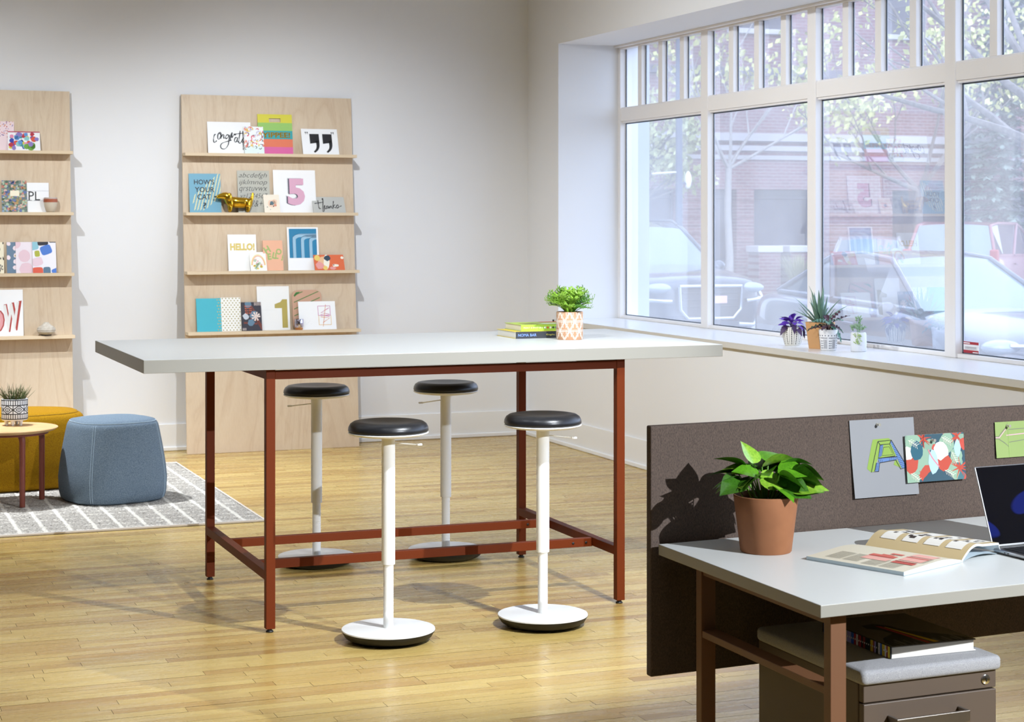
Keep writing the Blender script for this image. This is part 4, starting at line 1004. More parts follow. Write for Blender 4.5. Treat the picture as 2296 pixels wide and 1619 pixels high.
# striped leaf plant in a small pot with printed marks
cl_ = empty('potted_plant', (5.205, 8.655, SZ), 0, 'dark ruffled leaf plant in a white pot with grey tribal marks on the sill', 'potted plant')
rr = lambda z: .0425+.010*(z/.113)
MB().lathe([(0, 0), (.040, 0), (.0425, .003), (.0525, .111), (.0515, .113), (.048, .113), (.046, .10), (0, .10)], 48).build('pot', mat('pot_gloss_white', '#eeeceb', .35), cl_, smooth=50)
MB().lathe([(0, -.0), (.039, 0), (.0415, .0012), (0, .0012)], 40, (0, 0, -.0002)).build('foot_ring', mat('grey_foot', '#6d6d70', .6), cl_)
GP = '#5f6068'; P = []
for i in range(18):
    a = 2*pi*i/18
    P += [[(a+.06*cos(2*pi*k/10), .081+.0033*sin(2*pi*k/10)) for k in range(10)]] if i % 2 else [[(a-.05, .0775), (a+.05, .0775), (a+.05, .0845), (a-.05, .0845)]]
for s_ in range(6):
    a0 = s_*2*pi/6
    for i in range(6): b0 = a0+.03+i*.15; P.append([(b0, .0665), (b0+.15, .0665), (b0+.15, .070), (b0, .070)])
    for j in range(4): P.append([(a0+.04, .012+j*.0125), (a0+.28, .012+j*.0125), (a0+.28, .0158+j*.0125), (a0+.04, .0158+j*.0125)])
    for j in range(4): P.append([(a0+.37+.045*cos(2*pi*k/8), .014+j*.0125+.0028*sin(2*pi*k/8)) for k in range(8)])
    for j in range(4): P.append([(a0+.50+.11*j, .010), (a0+.545+.11*j, .010), (a0+.545+.11*j, .060), (a0+.50+.11*j, .060)])
wrapped('mark_pattern', [(GP, P)], rr, cl_)
MB().lathe([(0, .10), (.045, .10), (.03, .105), (0, .106)], 24).build('soil', SOIL, cl_, smooth=60)
CAL = leafmat('calathea_green', '#2c5a4a', '#5f8f78', .35, scale=60); CAD = leafmat('calathea_dark', '#3a2030', '#5a3444', .4)
oc = lambda t: .135*sin(pi*t)**.7+.004
lc = [leaf_mesh('leaf', oc, .3, .30, 18, CAL, .45, 5), leaf_mesh('leaf', oc, .3, .15, 18, CAD, .45, 5), leaf_mesh('leaf', oc, .3, .6, 18, CAL, .45, 5)]
rng = random.Random(5)
for i in range(17):
    a = i*2.4+.5; q = i/17; z = .125+.035*q
    stem([(.006*cos(a), .006*sin(a), .103), (.014*cos(a), .014*sin(a), z)], .0015, CAD, cl_)
    place_leaf(lc[i % 3], cl_, (.014*cos(a), .014*sin(a), z), a, R(-18+60*q+rng.uniform(-15, 15)), rng.uniform(.082, .122), rng.uniform(-.4, .4))
# small white face pot with trailing succulents
su = empty('potted_plant', (5.305, 8.51, SZ), 0, 'small pale succulents trailing over a white stone pot on the sill', 'potted plant')
MB().lathe([(0, 0), (.039, 0), (.0425, .004), (.0435, .05), (.042, .095), (.037, .104), (.034, .104), (.033, .095), (0, .095)], 40).build('pot', mat('white_stone', '#e4e5e8', .6, bump=(90, .4)), su, smooth=50)
SUC = leafmat('succulent_green', '#6f9372', '#a3bd93', .5, scale=200); SUL = leafmat('succulent_lime', '#9db86a', '#bfd08a', .5)
ml = MB(); ml.ball((.5, 0, 0), (.5, .17, .13), n=6, k=5)
sm1 = bpy.data.meshes.new('leaf'); sm1.from_pydata(ml.v, [], ml.f); sm1.materials.append(SUC); sm1.shade_smooth()
sm2 = sm1.copy(); sm2.materials.clear(); sm2.materials.append(SUL)
rng = random.Random(31)
for i in range(70):
    if i < 50:
        th_, ph_ = rng.uniform(0, 2*pi), rng.uniform(0, 1); top = rng.random()
        r_ = .030*sqrt(rng.random()); z = .108+.042*rng.random()*(1-(r_/.04)**2)
        if rng.random() < .25: r_ = .008*rng.random(); z = .15+.03*rng.random()
        place_leaf(sm1, su, (r_*cos(th_), r_*sin(th_), z), th_+rng.uniform(-1, 1), R(rng.uniform(5, 75)), rng.uniform(.020, .032))
    else:
        q = (i-50)/20; a = R(232)+rng.uniform(-.3, .3); r_ = .045
        place_leaf(sm2, su, (r_*cos(a), r_*sin(a), .100-.062*q), a+rng.uniform(-1.2, 1.2), R(rng.uniform(-40, 50)), rng.uniform(.015, .024))
for a0, zz in ((0, .15), (1.6, .14), (3.3, .165), (4.4, .14)): stem([(.008*cos(a0), .008*sin(a0), .095), (.012*cos(a0), .012*sin(a0), zz)], .0015, SUC, su)
stem([(.03*cos(R(232)), .03*sin(R(232)), .104), (.0445*cos(R(232)), .0445*sin(R(232)), .100), (.0455*cos(R(232)), .0455*sin(R(232)), .04)], .0014, SUL, su)

# ------------------------------------------------------------------ grass pot on the side table
gp = empty('potted_grass', (1.115, 10.66, RZ+.4238), 0, 'spiky grass in a white pot with black geometric lines on the side table', 'potted plant')
gr = .073
MB().lathe([(0, .030), (gr-.006, .030), (gr, .036), (gr, .147), (gr-.002, .150), (gr-.007, .150), (gr-.008, .13), (0, .13)], 56).build('pot', mat('pot_ceramic_white', '#ebebec', .4), gp, smooth=40)
for a in (R(250), R(310), R(190), R(70)): MB().lathe([(.006, 0), (.008, .004), (.013, .032), (0, .032)], 16, (.046*cos(a), .046*sin(a), 0)).build('foot', MATS['pot_ceramic_white'], gp, smooth=50)
MB().lathe([(0, .13), (.064, .13), (.04, .138), (0, .14)], 24).build('soil', SOIL, gp, smooth=60)
P = []
for z in (.040, .068, .117, .146): P += [[(2*pi*i/48, z-.0026), (2*pi*(i+1)/48, z-.0026), (2*pi*(i+1)/48, z+.0026), (2*pi*i/48, z+.0026)] for i in range(48)]
n_ = 7
for i in range(n_*5):
    a = 2*pi*i/(n_*5); P += segA((a, .119), (a, .145), .0042, gr, 1); P += segA((a, .041), (a, .067), .0042, gr, 1)
for i in range(n_):
    a = 2*pi*(i+.5)/n_; da = pi/n_
    for k_, w_ in ((1, .0050), (.5, .0044)):
        for s1_ in (-1, 1):
            for s2_ in (-1, 1): P += segA((a+s1_*da*k_, .0925), (a, .0925+s2_*.0235*k_), w_, gr)
    P += [[(a-.06, .0925), (a, .0925-.005), (a+.06, .0925), (a, .0925+.005)]]; P += segA((a+da, .068), (a+da, .117), .0046, gr, 1)
wrapped('line_pattern', [(INK, P)], lambda z: gr, gp)
GRS = leafmat('grass_blade', '#3a4a22', '#5a6a36', .6); GRB = leafmat('grass_brown', '#4a3a26', '#5f5230', .6)
rng = random.Random(77)
bl = []
for k in range(5):
    mb = MB(); c_ = rng.uniform(.1, .9); mb.tube([(t*(1-c_*.3*t), .05*sin(t*5+k), t-c_*.5*t*t) for t in [i/6 for i in range(7)]], [.022, .022, .020, .017, .014, .010, .003], 4)
    me = bpy.data.meshes.new('blade'); me.from_pydata(mb.v, [], mb.f); me.materials.append(GRS if k < 4 else GRB); me.shade_smooth(); bl.append(me)
for i in range(130):
    a = rng.uniform(0, 2*pi); r_ = .055*sqrt(rng.random()); q = r_/.055
    place_leaf(bl[i % 5], gp, (r_*cos(a), r_*sin(a), .134), a+rng.uniform(-.8, .8), R(52-70*q*.6+rng.uniform(-15, 15)), rng.uniform(.055, .088), 0, 1, 'blade')

# ------------------------------------------------------------------ pothos on the desk
po = empty('potted_pothos', (2.332, 4.188, .7376), 0, 'leafy green pothos in a terracotta pot on the desk', 'potted plant')
MB().lathe([(0, 0), (.064, 0), (.0665, .003), (.0835, .140), (.084, .1455), (.0825, .147), (.079, .147), (.0775, .128), (0, .128)], 64).build('pot', TERRA, po, smooth=40)
MB().lathe([(0, .127), (.0775, .127), (.05, .133), (0, .135)], 32).build('soil', SOIL, po, smooth=60)
PTH = leafmat('pothos_green', '#3c7414', '#5c9620', .3, scale=14); PTD = leafmat('pothos_dark', '#284f12', '#3c6c1a', .28, scale=14); PTL = leafmat('pothos_lime', '#5f941c', '#8cb23a', .35, scale=10)
PST = mat('pothos_stem', '#6c9a3c', .5)
def oh(t): return (.42*sin(pi*min(1, (t+.02)**.62))**.9)*(1-.12*t)+.003 if t < .985 else .004
pm = [leaf_mesh('leaf', oh, .22, .20, 12, m_, 0.0, 1, 6) for m_ in (PTH, PTD, PTL)]+[leaf_mesh('leaf', oh, .28, .45, 12, m_, 0, 1, 6) for m_ in (PTH, PTD)]
CA, SA = cos(R(-21.2)), sin(R(-21.2))
def C3(rx, fy, z): return (CA*rx-SA*fy, SA*rx+CA*fy, z)      # rx to the right as seen from the room, fy away
leaves = [ # rx, fy, z, az(deg, 0 = right), el, L, which, roll
 (-.010, .00, .218, 20, 18, .105, 2, -.5), (-.03, .01, .226, 125, 60, .075, 2, .2), (-.045, .0, .205, 165, 8, .085, 2, -.3), (-.07, -.01, .192, 185, -10, .080, 0, .2), (-.065, -.03, .176, 215, -30, .082, 1, -.5),
 (-.02, -.035, .186, 5, -2, .085, 2, .6), (-.05, -.03, .183, 240, 0, .06, 2, .5), (.03, .02, .205, 40, 25, .10, 1, .3), (.065, .0, .196, -20, -5, .090, 1, -.9), (.035, .03, .20, 75, 30, .09, 0, .1),
 (.055, -.02, .165, -5, 8, .110, 2, .4), (.075, .01, .150, 5, 10, .085, 0, .3), (.02, -.04, .160, -50, -35, .075, 0, -.2), (.015, -.02, .175, 30, -5, .09, 1, .2), (.05, .03, .175, 50, 5, .09, 1, .4),
 (-.09, .0, .160, 190, -20, .05, 2, .0), (.0, .04, .20, 95, 35, .085, 1, .1), (-.03, .04, .195, 140, 20, .085, 1, .1), (.04, -.03, .178, -30, -15, .085, 1, .7), (-.015, -.01, .197, 200, 20, .085, 0, -.4),
 (.085, .02, .205, 25, 12, .05, 1, .0), (-.06, .03, .180, 150, -10, .08, 1, .1), (.02, .01, .186, -70, -20, .07, 1, .3), (.0, .0, .205, 265, 10, .07, 0, .4), (.07, .03, .185, 10, -25, .09, 1, -.6), (-.045, -.02, .168, 190, -45, .07, 1, .3),
 (.045, .02, .222, 10, 10, .085, 0, -.3), (-.05, .02, .215, 170, 25, .09, 0, .3), (.01, .03, .228, 60, 20, .085, 0, .2), (.03, -.01, .212, -10, 0, .09, 0, .5), (.06, .01, .178, 15, -12, .10, 1, .2), (.03, -.035, .19, -25, -25, .085, 0, -.5), (-.03, -.03, .2, 230, -15, .08, 1, .3), (.075, -.01, .21, -5, -8, .08, 1, -.6), (-.07, .02, .2, 175, 5, .085, 1, .2)]
rng = random.Random(2)
for rx, fy, z, az, el, L, k, roll in leaves:
    z += .012 if el < -15 else 0; el = max(el, -16); b = C3(rx, fy, z); a = R(az-21.2)
    g = rng.uniform(.25, .6); stem([C3(rx*g, fy*g, .13), C3(rx*.75, fy*.75, .13+(z-.13)*.6), b], [.0024, .002, .0016], PST, po)
    place_leaf(pm[k] if not (k < 2 and el < -18) else pm[3+k], po, b, a, R(el), L*1.0, roll, 1.12)
# ------------------------------------------------------------------ magazine
mg = empty('open_magazine', (2.712, 3.870, .7376), atan2(.381, .924), 'open magazine with pink swatches and black block patterns on the desk', 'magazine')
def zl(x):      # left half, x from 0 (spine) to -.25
    t = -x/.25; return .006+.016*sin(min(1, t*2.2)*pi/2)*(1-.55*t)-.004*t
def zr_(x):
    t = x/.178; return .004+.040*sin(min(1, t*1.9+.02)*pi*.62)**1.0*(1-.35*t) if t < 1 else .01
MAGP = mat('magazine_page', '#d8d0bc', .45); MAGE = mat('magazine_edge', '#c8d6dc', .6); MAGT = mat('magazine_tan', '#c9b48a', .4)
ML = .292
mb = MB(); mb.grid(lambda u, v: (-.25*u-.001, ML*v, zl(-.25*u)), 24, 6, 0)
for v in (0, 1): mb.grid(lambda u, s: (-.25*u-.001, ML*v, zl(-.25*u)*s+.0004*(1-s)), 24, 1, 1)
mb.grid(lambda u, s: (-.251, ML*u, zl(-.25)*s+.0004*(1-s)), 6, 1, 1)
mb.build('left_pages', [MAGP, MAGE], mg, smooth=60)
mb = MB(); mb.grid(lambda u, v: (.178*u+.001, ML*v, zr_(.178*u)), 28, 6, 0)
mb.grid(lambda u, v: (.178*u+.001, ML*v, max(.003, zr_(.178*u)-.007*(1-u*.3))), 28, 2, 1)
for v in (0, 1): mb.grid(lambda u, s: (.178*u+.001, ML*v, zr_(.178*u)-(.007*(1-u*.3))*(1-s)), 28, 1, 1)
mb.build('right_pages', [MAGT, mat('magazine_edge_white', '#e8eaec', .6)], mg, smooth=60)
mb = MB(); mb.grid(lambda u, v: (.182*u, ML*v, .0012+.014*sin(pi*min(1, u*1.15))**1.0*.6), 16, 2, 0); mb.grid(lambda u, v: (-.254*u, -.002+(ML+.004)*v, .0008), 4, 2, 0)
mb.build('cover', mat('magazine_cover', '#b9c7cf', .35), mg, smooth=60)
def ongrid(polys, n=6):      # cut polygons into strips so they follow the curl
    out = []
    for p in polys:
        xs = [q[0] for q in p]; ys = [q[1] for q in p]; a, b = min(xs), max(xs)
        for i in range(n): out += clip([p], a+(b-a)*i/n, min(ys)-1, a+(b-a)*(i+1)/n, max(ys)+1)
    return out
fL = lambda x, y, l: (x, y, zl(x)+.0005+l); fR = lambda x, y, l: (x, y, zr_(x)+.0005+l)
tx = []
for r0, c0, n_ in ((.165, -.225, 10), (.165, -.14, 0), (.05, -.235, 9)):
    for i in range(n_):
        for j in range(2): tx += rect(c0+i*.0078, r0-.01+j*.052, c0+i*.0078+.0022, r0+.036+j*.052)
for i in range(7): tx += rect(-.235+.088+i*.007, .012, -.235+.088+i*.007+.0022, .06)
pink = ongrid(rect(-.150, .10, -.128, .175)+rect(-.112, .10, -.098, .135)+rect(-.13, .115, -.12, .15)); pale = ongrid(rect(-.185, .10, -.152, .175)+rect(-.10, .02, -.06, .085)+rect(-.15, .02, -.105, .085)); red = ongrid(rect(-.148, .10, -.140, .175)+rect(-.165, .022, -.160, .085)+rect(-.118, .02, -.112, .085)+rect(-.185, .02, -.17, .085))
print_mesh('left_print', [('#9d9786', ongrid(tx, 1)), ('#e3a89c', pale), ('#cc6a5c', pink), ('#c2534a', red)], fL, mg, .0002, .0003)
bk = []; wh = []
for i in range(4):
    y0_ = .018+i*.066
    wh += rect(.028, y0_, .170, y0_+.048)
    r = random.Random(40+i)
    for j in range(9):
        yy = y0_+.006+r.random()*.030; xx = .04+r.random()*.11; bk += rect(xx, yy, xx+.014, yy+.010)
print_mesh('right_print', [('#e9e6df', ongrid(wh, 14)), ('#3a2f2c', ongrid(bk, 3))], fR, mg, .0003, .0003)
# ------------------------------------------------------------------ laptop
lp_ = empty('laptop', (2.868, 3.955, .7376), R(4), 'open silver laptop with a dark blue glossy screen at the picture edge', 'laptop')
ALU = mat('aluminium', '#c9cbd0', .3, 1.0); KEY = mat('laptop_key', '#17181b', .5)
SCRN = mat('laptop_screen', '#05060c', .04, spec=.7)
t_ = NT(SCRN); v_ = t_.noise(t_.coords((1.2, 1, 2.2), (0, .5, 0)), 4.2, 1, .4, .6)
t_.link(t_.ramp(v_, [(.50, '#01010a'), (.52, '#1a2f9a')]), t_.b.inputs['Emission Color']); t_.b.inputs['Emission Strength'].default_value = .5
lw_, ld_ = .304, .212
b_ = boxo('base', (0, lw_, -ld_, 0, .002, .0125), ALU, lp_, .004)
MB().box(.012, lw_-.012, -ld_*.56, -.018, .0125, .0130).build('keyboard_well', KEY, b_)
for r_ in range(6):
    n_ = 14
    for k_ in range(n_): boxo('key', (.016+k_*(lw_-.032)/n_, .016+(k_+.88)*(lw_-.032)/n_, -.022-(r_+.88)*.0155, -.022-r_*.0155, .0130, .0140), KEY, b_, 0)
boxo('trackpad', (.10, .205, -ld_+.006, -ld_*.58, .0125, .0128), mat('trackpad', '#b6b8bd', .3, .8), b_, 0)
for q in (.010, .018): MB().lathe([(.0014, 0), (.0014, .0012)], 10).build('port', BLACK, b_, loc=(-.0004, -.03-q*1.6, .0068)).rotation_euler = (0, R(-90), 0)
lid = empty('lid', (0, 0, .0135)); lid.parent = lp_; lid.rotation_euler = (R(-20), 0, 0)
boxo('lid_shell', (0, lw_, .0, .0045, 0, .212), ALU, lid, .004)
MB().box(.0025, lw_-.0025, -.0006, -.0001, .006, .2095).build('display', SCRN, lid)
# ------------------------------------------------------------------ pinned prints on the screen
def pinned(name, label, u0, u1, z0, z1, base, layers, lift=.0022, tilt=0, curl=.006, pin=None, pl=''):
    w_, h_ = u1-u0, z1-z0; m = mat('pinned_'+base.strip('#'), base, .6, bump=(6, .15))
    mb = MB(); cu = lambda a, b: lift+curl*((1-b/h_)**2)*(.6+.4*abs(2*a/w_-1))
    f3 = lambda a, b, l: DS(u0+a+tilt*(h_-b), z0+b, cu(a, b)+l)
    mb.grid(lambda a, b: f3(a*w_, b*h_, 0), 8, 10, 0); mb.grid(lambda a, b: f3(a*w_, b*h_, -.0006), 8, 10, 0)
    o = mb.build(name, m, smooth=60); tag(o, label, 'art print')
    if layers:
        cut = []
        for c, P in layers:
            Q = []
            for p in clip(P, 0, 0, w_, h_):
                ys = [q[1] for q in p]; n_ = max(1, int((max(ys)-min(ys))/(h_/10)))
                for i in range(n_): Q += clip([p], -9, min(ys)+(max(ys)-min(ys))*i/n_, 9, min(ys)+(max(ys)-min(ys))*(i+1)/n_)
            cut.append((c, Q))
        print_mesh('print', cut, f3, o, .00012, .0004)
    if pin:
        a, b = pin; e = empty('push_pin', DS(u0+a, z0+b, lift+.001), 0, pl, 'push pin', 'clear push pins on the screen')
        mbp = MB().lathe([(.0045, 0), (.0045, .002), (.0026, .004), (.0026, .009), (.0048, .0115), (.0046, .013), (0, .0132)], 18); pn = mbp.build('pin_head', mat('clear_pin', '#d9d6ca', .15, .6), e, smooth=50); e.rotation_euler = (R(90), 0, R(4))
        MB().tube([(0, 0, 0), (0, 0, -.006)], .0006, 6).build('pin_shaft', CHROME, e)
    return o
w_, h_ = .222, .220
uv = lambda *pts: [((u-135)/790*w_-0, (1200-v)/1000*h_) for u, v in pts]
def ln(*pts, wd=.0026): return ribbon([(x*w_, y*h_) for x, y in pts], wd)
def lnu(*pts, wd=.0022): return ribbon(uv(*pts), wd)
ltA = [uv((405,460),(600,455),(630,482),(612,500),(490,535),(455,705),(430,760),(400,870),(355,880),(310,830),(385,530)), uv((490,535),(612,500),(680,690),(455,705)), uv((660,745),(690,745),(735,855),(640,800))]
blu = [uv((612,500),(632,485),(805,850),(735,855),(680,690)), uv((490,535),(530,535),(500,680),(458,700)), uv((448,712),(690,700),(680,745),(470,765)), uv((430,760),(470,765),(448,875),(400,870))]
hat = []
for i in range(17): t = i/16; hat += lnu((612+120*t, 500+350*t), (640+160*t, 492+345*t), wd=.0010)
for i in range(11): t = i/10; hat += lnu((450+225*t, 765-15*t), (470+220*t, 706-6*t), wd=.0010)
for i in range(9): t = i/8; hat += lnu((490-32*t, 545+150*t), (528-28*t, 535+140*t), wd=.0010)
for i in range(6): t = i/5; hat += lnu((425-22*t, 775+95*t), (468-18*t, 770+95*t), wd=.0010)
outl = lnu((465,490),(630,482),(808,850),(722,862),(668,740))+lnu((668,742),(470,765),(450,875),(358,880),(465,490))+lnu((490,535),(608,530),(660,690),(455,705),(490,535))+lnu((455,705),(690,700))+lnu((465,490),(490,535))+lnu((630,482),(608,530))+lnu((400,870),(430,760))+lnu((530,570),(600,565),(640,670),(505,675),(530,570), wd=.0014)
pinned('letter_print', 'grey sheet with a drawn green and blue block letter A', .623, .845, .815, 1.035, '#86878a', [('#7f9c3e', ltA), ('#5878ac', blu), (INK, hat+outl)], tilt=.075, pin=(.095, .205), pl='clear push pin on the letter A sheet')
w_, h_ = .209, .135
rng = random.Random(63); L = [('#2a4a58', rect(0, 0, w_, h_)), ('#7f9a86', sum([blob(w_*rng.random(), h_*rng.random(), .022, rng) for _ in range(12)], [])), ('#b8483a', sum([blob(w_*rng.random(), h_*rng.random(), .016, rng) for _ in range(12)], [])), ('#3f6a72', sum([blob(w_*rng.random(), h_*rng.random(), .014, rng) for _ in range(8)], []))]
def palm(x, y, r, c, n=11): return sum([ribbon([(x, y), (x+r*cos(a), y+r*sin(a))], lambda q: .006*(1-q*.9)) for a in [rng.uniform(0, 6.28) for _ in range(n)]], [])
L += [('#86a38c', blob(w_*.14, h_*.85, .03, rng)+blob(w_*.7, h_*.8, .03, rng)+blob(w_*.3, h_*.42, .04, rng)+blob(w_*.12, h_*.12, .04, rng)+blob(w_*.72, h_*.15, .034, rng)+blob(w_*.85, h_*.5, .022, rng)),
      ('#b04432', palm(w_*.3, h_*.92, .03, 0)+palm(w_*.88, h_*.93, .03, 0)+blob(w_*.08, h_*.42, .03, rng)+blob(w_*.33, h_*.15, .026, rng)+blob(w_*.64, h_*.40, .025, rng)+palm(w_*.35, h_*.1, .035, 0)+palm(w_*.9, h_*.25, .035, 0)), ('#d8d2c6', blob(w_*.60, h_*.64, .026, rng)+blob(w_*.04, h_*.62, .02, rng)),
      ('#1e5566', blob(w_*.19, h_*.66, .022, rng, 12, .2, .028)), ('#a3bfd0', blob(w_*.46, h_*.4, .018, rng, 10, .3, .034)+blob(w_*.88, h_*.68, .012, rng, 8, .3, .025)), ('#c8808a', ribbon(catmull([(w_*.38, h_*.68), (w_*.44, h_*.5), (w_*.55, h_*.3)], 5), .004))]
vein = []
for (x, y, a) in ((.05, .9, -.5), (.62, .92, -.5), (.06, .2, -.6), (.64, .22, -.5), (.78, .6, -1.1)):
    x *= w_; y *= h_; vein += ribbon([(x, y), (x+.035*cos(a), y+.035*sin(a))], .0012)
    for k_ in range(5):
        bx, by = x+.007*(k_+.5)*cos(a), y+.007*(k_+.5)*sin(a)
        for s_ in (-1, 1): vein += ribbon([(bx, by), (bx+.012*cos(a+s_*.8), by+.012*sin(a+s_*.8))], .0009)
L.append(('#efe6d2', vein))
pinned('leaf_print', 'tropical leaf pattern print in teal and red overlapping the letter sheet', .809, 1.018, .849, .984, '#d8dcd4', L, lift=.0100, curl=.003, tilt=.06, pin=(.096, .118), pl='clear push pin on the tropical leaf print')
w_, h_ = .20, .105
L = [('#6b6b62', ln((0, .60), (.06, .60), (.16, .78), (.235, .88), (.24, .78), (1, .80), wd=.0018)+ln((0, .54), (.06, .53), (.16, .42), (.24, .30), (.24, .42), (1, .55), wd=.0018)), ('#c9a0a8', ln((0, .57), (.07, .565), (.2, .80), (.20, .62), (1, .68), wd=.0030)), ('#8fae5c', ln((.24, 0), (.24, 1), wd=.0012))]
pinned('arrow_print', 'lime green card with a drawn arrow, cut by the picture edge', 1.138, 1.338, .901, 1.006, '#869a5a', L, lift=.003, curl=.003, tilt=.05, pin=(.045, .093), pl='clear push pin on the lime arrow card')
# ------------------------------------------------------------------ art book on the pedestal
ab = empty('art_book', (2.499, 3.858, CT), 0, 'thick art book with a striped spine on the pedestal cushion', 'book')
bw, bd, bt = .247, .322, .030
boxo('page_block', (.004, bw-.004, .004, bd-.004, .003, bt-.003), PAGES, ab, 0)
CVG = mat('cover_grey', '#5d5850', .35)
f_ = boxo('cover_front', (0, bw, 0, bd, bt-.003, bt), CVG, ab, .0006); boxo('cover_back', (0, bw, 0, bd, 0, .003), mat('cover_pale', '#cfccc6', .5), ab, .0006)
s_ = boxo('spine', (-.003, .001, 0, bd, 0, bt), INK, ab, .0008)
rng = random.Random(8); P = {}
y_ = .002
while y_ < bd-.01:
    c_ = rng.choice(('#d8d8dc', '#b8323a', '#6f86c8', '#e2c83a', '#16161a', '#3f6a3c', '#8a2f2f', '#16161a', '#3a6fd0', '#a9a3d8')); d_ = rng.uniform(.006, .014)
    P.setdefault(c_, []).extend(rect(y_, .0008, min(y_+d_, bd-.001), bt-.0008)); y_ += d_
LY = [(c_, p) for c_, p in P.items()]+[('#f0f0f0', sum([rect(.05+.009*i, .013, .05+.009*i+.004, .017) for i in range(20)], [])+rect(.016, .011, .022, .021)+rect(.012, .0145, .03, .0175))]
print_mesh('spine_print', LY, lambda a, b, l: (-.003-l, a, b), s_, .0001)
dk = [[(0, .002)]+[(.0, .002)]]
shape = [(.004, .002), (bw-.03, .002), (bw-.008, .012), (bw-.03, .055), (bw-.075, .10), (bw-.11, .135), (bw-.125, .20), (.095, .235), (.055, .225), (.05, .19), (.075, .165), (.08, .12), (.03, .085), (.006, .04)]
strp = sum([rect(.02+i*.011, .003, .0215+i*.011+.003*(i % 3), .02+.05*((i*7) % 5)/5) for i in range(18)], [])
print_mesh('cover_print', [(INK, [shape]), ('#6e6e72', strp), ('#b03030', [[(.105, .003), (.117, .003), (.098, .20), (.085, .21)]]), ('#d8b52e', [[(.125, .003), (.142, .003), (.105, .19), (.1, .19)]])], lambda a, b, l: (a, b, bt+l), f_, .0002)
# ================================================================== STREET OUTSIDE
GZ = -.20
ASPH = mat('asphalt', '#8a8d94', .85, bump=(30, .3, '#7c7f86')); CONC = mat('concrete', '#aaa9a8', .85, bump=(8, .2, '#9c9b9a'))
struct(boxo('road', (9.55, 60, -20, 60, GZ-.2, GZ), ASPH, bevel=0), 'grey asphalt street with parked cars outside the window', 'road')
sw = empty('sidewalk', label='pale concrete sidewalk outside the shop window', cat='sidewalk', kind='structure')
for i in range(30):
    for j in range(2): boxo('paving_slab', (XO+.02+j*1.83, XO+.02+j*1.83+1.815, -8+i*1.83, -8+i*1.83+1.815, GZ-.1, -.06), CONC, sw, .01)
struct(boxo('kerb', (9.36, 9.53, -10, 48, GZ-.1, -.05), mat('kerb_stone', '#b4b3b2', .8), bevel=.02), 'pale kerb between sidewalk and parked cars', 'kerb')
struct(boxo('facade_outer', (XO-.08, XO+.10, Y0W+.02, 30, GZ, 5), mat('outer_render', '#aebabd', .8), bevel=0), 'pale outer wall beyond the window jamb', 'wall')
fsw = boxo('sidewalk_far', (6, 48, 34.6, 44, GZ-.1, -.05), CONC, bevel=.02); struct(fsw, 'pale sidewalk in front of the brick building', 'sidewalk')

# ---- brick building across the side street
def brick_mat():
    m = mat('red_brick', '#8a5a58', .85); t = NT(m); b = t.new('TexBrick')
    b.inputs['Scale'].default_value = 1; b.inputs['Brick Width'].default_value = .22; b.inputs['Row Height'].default_value = .075; b.inputs['Mortar Size'].default_value = .008
    b.inputs['Color1'].default_value = lin('#875f62'); b.inputs['Color2'].default_value = lin('#765256'); b.inputs['Mortar'].default_value = lin('#948a8c')
    t.link(t.coords((1, 1, 1), (R(90), 0, 0)), b.inputs['Vector']); t.col(b.outputs[0]); return m
BRK = brick_mat(); STONE = mat('pale_stone', '#b3b0b4', .8); DKG = mat('dark_shop_glass', '#4a4650', .2); GRV = mat('brick_dark_joint', '#5f4244', .9)
FY = 37.0
bd_ = empty('brick_building', (0, 0, GZ), label='long red brick building across the street', cat='building')
def bb(name, b, m, p=bd_, bev=.01): return boxo(name, b, m, p, bev)
piers = [(6, 11.2), (12.6, 14.6), (16.4, 17.6), (18.35, 19.3), (19.85, 20.3), (21.85, 24.0), (25.8, 27.2), (29, 36)]
for a, b in piers: bb('pier', (a, b, FY, FY+.6, 0, 2.52), BRK)
bb('wall', (6, 36, FY, FY+.6, 2.52, 12), BRK)
prev = 6
gaps = [(11.2, 12.6), (14.6, 16.4), (17.6, 18.35), (19.3, 19.85), (20.3, 21.85), (24, 25.8), (27.2, 29)]
for a, b in gaps:
    d_ = bb('shopfront', (a, b, FY+.28, FY+.34, 0, 2.52), DKG, bd_, 0)
    bb('frame', (a, a+.06, FY+.22, FY+.28, 0, 2.52), STONE if b-a < .6 else DKG, d_); bb('frame', (b-.06, b, FY+.22, FY+.28, 0, 2.52), DKG, d_); bb('frame', (a, b, FY+.22, FY+.28, 2.3, 2.38), DKG, d_)
for a, b in ((19.85, 20.3), (18.35, 19.3), (21.85, 24.0)):
    for k in range(11): bb('joint', (a, b, FY-.012, FY-.001, .35+k*.19, .365+k*.19), GRV, bd_, 0)  # thin darker strips across the piers
bb('belt_course', (6, 36, FY-.16, FY, 3.62, 3.80), STONE); bb('belt_course', (6, 36, FY-.10, FY, 3.40, 3.52), STONE); bb('belt_course', (6, 36, FY-.05, FY, 3.20, 3.30), mat('grey_stone', '#a9a6a8', .8))
bb('belt_course', (6, 36, FY-.06, FY, 5.12, 5.30), mat('dark_stone', '#6d6670', .8)); bb('cornice', (6, 36, FY-.3, FY, 11.7, 12.1), STONE)
for i in range(7):
    x = 8+i*3.9; wn_ = bb('window', (x, x+1.3, FY-.02, FY+.05, 6.2, 8.4), DKG, bd_, .02); bb('lintel', (x-.15, x+1.45, FY-.06, FY+.02, 8.4, 8.65), STONE, wn_); bb('sill', (x-.1, x+1.4, FY-.1, FY+.02, 6.08, 6.2), STONE, wn_)
